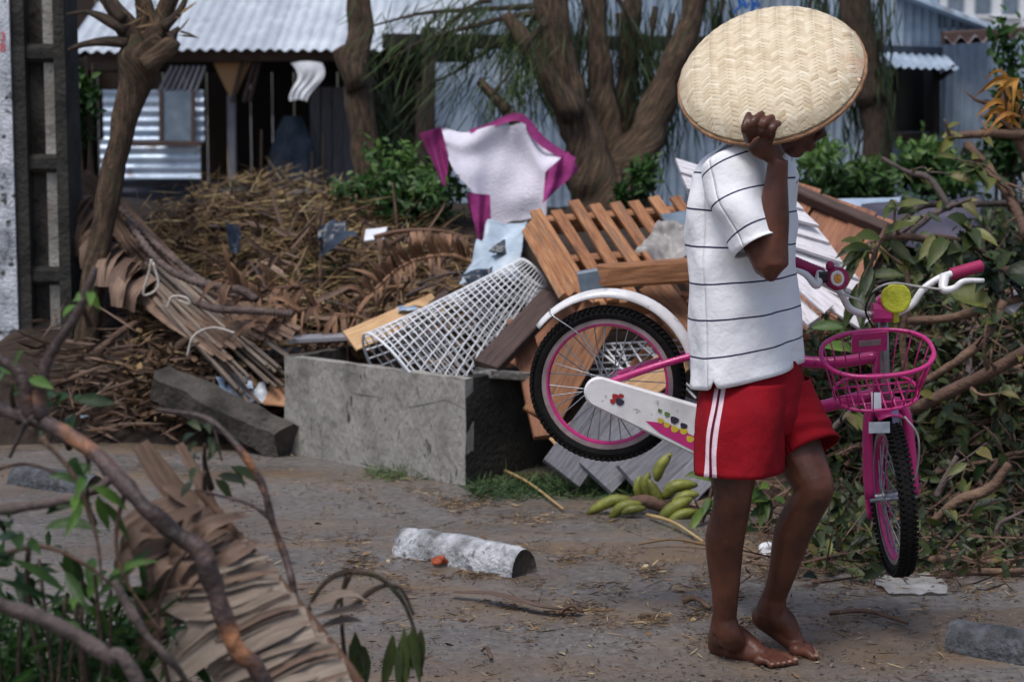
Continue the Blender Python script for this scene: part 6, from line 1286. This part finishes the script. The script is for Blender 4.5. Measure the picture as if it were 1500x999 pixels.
fg('thin bowed orange twig above the dead leaf', [(228, 600), (300, 612), (345, 650), (385, 712), (398, 762), (418, 815), (428, 850), (432, 880)], [.004, .005, .006, .007, .006, .006, .006, .006], 'peeled', (3.35, 3.35, 3.3, 3.3, 3.3, 3.3, 3.28, 3.28), twigs=[([(312, 618), (318, 645), (325, 675)], [.003, .002], 3.33), ([(398, 762), (370, 740), (330, 728), (290, 718)], [.004, .002], 3.3)])
fg('pale slim twig crossing before dark leaves at lower left', [(168, 850), (185, 885), (215, 930), (248, 965), (290, 1020)], [.006, .007, .007, .006, .006], 'grey_twig', (3.0, 3.0, 3.0, 3.0, 3.05))
# ---- dead banana leaf with torn strips
Lf = thing('dead_banana_leaf', 'large torn dead leaf in grey and brown strips in the foreground', 'dead leaf', at(420, 1100, 3.25))
rib = catmull([at(*p, y) for p, y in (((288, 715), 3.35), ((330, 765), 3.32), ((380, 820), 3.3), ((430, 878), 3.27), ((480, 940), 3.25), ((530, 1010), 3.22), ((620, 1180), 3.2), ((770, 1470), 3.25))], 46)
mb = MB(); mb.tube(rib, [.006, .008, .009, .01, .011, .012], 8); mb.build('midrib', M['dead_frond'], Lf, smooth=True)
for k in range(13):     # broad strips on the left of the rib, overlapping like pleats
    i = 7+k*1.95; a = int(min(i, 38)); s = rib[a].lerp(rib[a+1], i-a)+V((0, -.002*k, 0)); L_ = (.13 if k < 2 else .19)*U(.75, 1.2); d = V((-1, -.1+U(-.12, .12), U(-.2, .06)-.01*k)).normalized(); sag = U(.03, .09)
    pts = [s+d*L_*t+V((0, -.02*math.sin(t*3)+U(-.004, .004), -sag*t*t+U(-.003, .003))) for t in (0, .2, .4, .6, .8, 1)]
    mb = MB(); mb.strip(pts, [.06, .085, .09, .085, .07, .05*U(.2, 1)], (.0, -.85, .55), U(.02, .12), tw=U(-.3, .15)); mb.build('leaf_strip', M['dead_grey'] if k > 2 else M['dead_brown'], Lf, smooth=True)
    for q in range(3):
        off = U(-.03, .03); mb = MB(); mb.strip([p+V((0, -.006, off)) for p in pts[:U(0, 1) > .3 and 6 or 5]], [.004, .012, .01, .003], (.0, -.85, .55), .3, tw=U(-.2, .2)); mb.build('torn_fibre', M['dead_brown'] if q else M['dead_grey'], Lf, smooth=True)
for k in range(15):     # brown torn flaps folded behind, hanging to the lower left
    px, py = U(200, 330), U(750, 950); s = at(px+55, py-8, 3.33); e = at(px-U(20, 60), py+U(30, 85), 3.28); mb = MB(); mb.strip(catmull([s, s.lerp(e, .5)+V((U(-.03, .03), -.05, .02)), e], 7), [.015, U(.02, .045), U(.02, .045), .012], (-.2, -.8, .4), U(.1, .35), tw=U(-.7, .7)); mb.build('torn_flap', M['dead_brown'], Lf, smooth=True)
for (p, w_, y) in ((((205, 650), (232, 690), (270, 735), (318, 775)), .042, 3.42), (((262, 650), (290, 700), (322, 765), (340, 800)), .022, 3.45), (((330, 770), (300, 745), (262, 722), (240, 712)), .03, 3.4), (((300, 735), (255, 745), (205, 765), (170, 782)), .05, 3.4), (((320, 770), (260, 790), (215, 800), (180, 830)), .055, 3.4)):
    mb = MB(); mb.strip(catmull([at(*q, y) for q in p], 10), [w_*.7, w_, w_, w_*.4], (0, -.85, .5), .18, tw=U(-.3, .3)); mb.build('leaf_blade', M['dead_brown'], Lf, smooth=True)
# ---- drooping twigs with pods right of the dead leaf
Dp = thing('drooping_twig', 'dark arching twig with drooping withered leaves beside the dead leaf', 'twig', at(540, 1080, 3.4)); 
for pp in ([(530, 1430), (520, 1040), (505, 960), (500, 880), (510, 832)], [(512, 835), (480, 850), (455, 885), (452, 930)], [(510, 835), (555, 845), (590, 880), (612, 940), (618, 990)], [(515, 890), (550, 862), (585, 860), (606, 900)], [(512, 840), (500, 870), (485, 900)]):
    mb = MB(); mb.tube(catmull([at(*p, 3.4) for p in pp], 14), [.006, .004, .0025], 6, jit=.2, jf=30); mb.build('stem', M['bark_dark'], Dp, smooth=True)
for k in range(20):
    px, py = random.choice(((612, 935), (596, 925), (500, 950), (530, 940), (455, 930), (585, 930), (525, 950))); s = at(px+U(-12, 12), py+U(-15, 10), 3.4); mb = MB(); leaf_blade(mb, s, (U(-.25, .25), U(-.2, .1), -1), (U(-.5, .5), -.8, .2), U(.06, .12), U(.012, .022), 0); mb.t = [U(.3, .7)]*len(mb.t); mb.build('leaf', M['olive_leaf'], Dp, smooth=True)
for pp in ([(455, 888), (490, 876), (515, 874), (535, 880)], [(462, 905), (495, 900), (530, 893), (548, 896)], [(470, 920), (505, 912), (530, 910)]):
    mb = MB(); mb.strip(catmull([at(*p, 3.36) for p in pp], 9), [.008, .022, .02, .004], (0, -.7, .7), .35, tw=.8); mb.build('dry_leaf', M['dead_grey'], Dp, smooth=True)
# ---- green leaves in the lower left corner
def sprig(label, c, n, L_, w_, Y, tl, rad=(30, 25), mat='fresh_leaf', up_=0):
    T = thing('green_sprig', label, 'leaves', at(c[0], c[1]+40, Y)); base = at(c[0], c[1], Y)
    mb = MB(); mb.tube(catmull([at(c[0]+10, c[1]+rad[1]*2.2, Y+.05), at(c[0], c[1]+rad[1], Y+.02), base], 7), [.006, .003], 6); mb.build('stem', M['bark_dark'], T, smooth=True)
    for k in range(n):
        s = at(c[0]+U(-rad[0], rad[0]), c[1]+U(-rad[1], rad[1]), Y+U(-.08, .08)); d = (s-base).normalized()*.9+V((U(-.6, .6), U(-.7, .2), U(-.6, .4)+up_)); mb = MB(); leaf_blade(mb, s, d, (U(-.3, .3), -.8, .6), U(*L_), w_*U(.75, 1.2), U(0, .5)); mb.t = [U(*tl)]*len(mb.t); mb.build('leaf', M[mat], T, smooth=True)
    return T
sprig('green leaves hanging where level branch meets peeled branch', (128, 715), 13, (.05, .085), .018, 3.12, (.3, 1), (22, 24)); sprig('bright green leaf tuft at the left edge by the pole', (18, 562), 9, (.04, .07), .02, 3.25, (.3, .8), (26, 26))
sprig('pale green leaf tips at the end of the upright twig', (122, 432), 4, (.04, .055), .018, 3.25, (.8, 1), (14, 20)); sprig('dark olive leaves behind the peeled branch bend', (92, 600), 9, (.05, .08), .022, 3.4, (0, .4), (30, 26))
sprig('green leaves at left edge below the level branch', (40, 800), 18, (.06, .11), .02, 3.15, (.0, .6), (60, 50)); sprig('long green leaves pointing up right near the brown flaps', (120, 890), 16, (.07, .13), .018, 3.15, (.1, .8), (50, 55), up_=.3); sprig('shaded green leaves behind torn brown flaps', (230, 930), 10, (.06, .1), .02, 3.35, (0, .4), (60, 70)); sprig('small green leaves on the thin bowed twig', (300, 690), 9, (.03, .06), .016, 3.35, (0, .5), (45, 30), 'olive_leaf')
sprig('leaves hanging by the top of dead leaf strips', (300, 650), 5, (.04, .06), .016, 3.36, (.2, .5), (20, 30), 'olive_leaf')
for k in range(9):
    px = k*21+U(0, 12); y0 = U(760, 880); mb = MB(); mb.tube(catmull([at(px+U(-20, 40), 1480, 3.25), at(px+U(-15, 25), (y0+1300)/2, 3.2), at(px+U(-30, 20), y0, 3.2)], 9), [.006, .003], 6, jit=.2, jf=30)
    tag(mb.build('thin_stem', M['bark_dark'], smooth=True), ('first', 'second', 'third', 'fourth', 'fifth', 'sixth', 'seventh', 'eighth', 'ninth')[k]+' thin dark stem from the left edge among corner leaves', 'stem', 'thin stems in the lower left corner')
n = 4200; B = A3([at(U(-260, 260), (999-abs(random.gauss(0, 60)) if k_ % 2 else U(990, 1380)), 3.35+U(-.15, .3)) for k_ in range(n)])
tag(mass('corner_foliage', M['bush'], B, rng.normal(size=(n, 3))+np.array([0, -.3, -.2]), rng.uniform(.03, .08, n), rng.uniform(.005, .014, n), np.clip(rng.normal(.25, .2, n), 0, 1)), 'dense dark greenery filling the lower left corner', 'foliage', kind='stuff')

for k, (pp, lb) in enumerate((([(60, 640), (110, 700), (140, 780), (150, 860)], 'thin curved twig dropping below the peeled branch at left'), ([(-20, 820), (60, 800), (130, 830), (190, 880)], 'thin twig arching over the corner leaves'), ([(190, 700), (170, 780), (185, 850), (240, 930)], 'thin dark twig crossing before the brown flaps'), ([(250, 1010), (230, 920), (250, 840), (300, 780)], 'slender twig rising beside the dead leaf strips'), ([(-20, 690), (40, 680), (100, 700)], 'short thin twig at the left edge above level branch'))):
    mb = MB(); mb.tube(catmull([at(*p, 3.05+.05*k) for p in pp], 16), [.0045, .0035, .002], 6, jit=.4, jf=30); tag(mb.build('loose_twig', M['twig'], smooth=True), lb, 'twig')
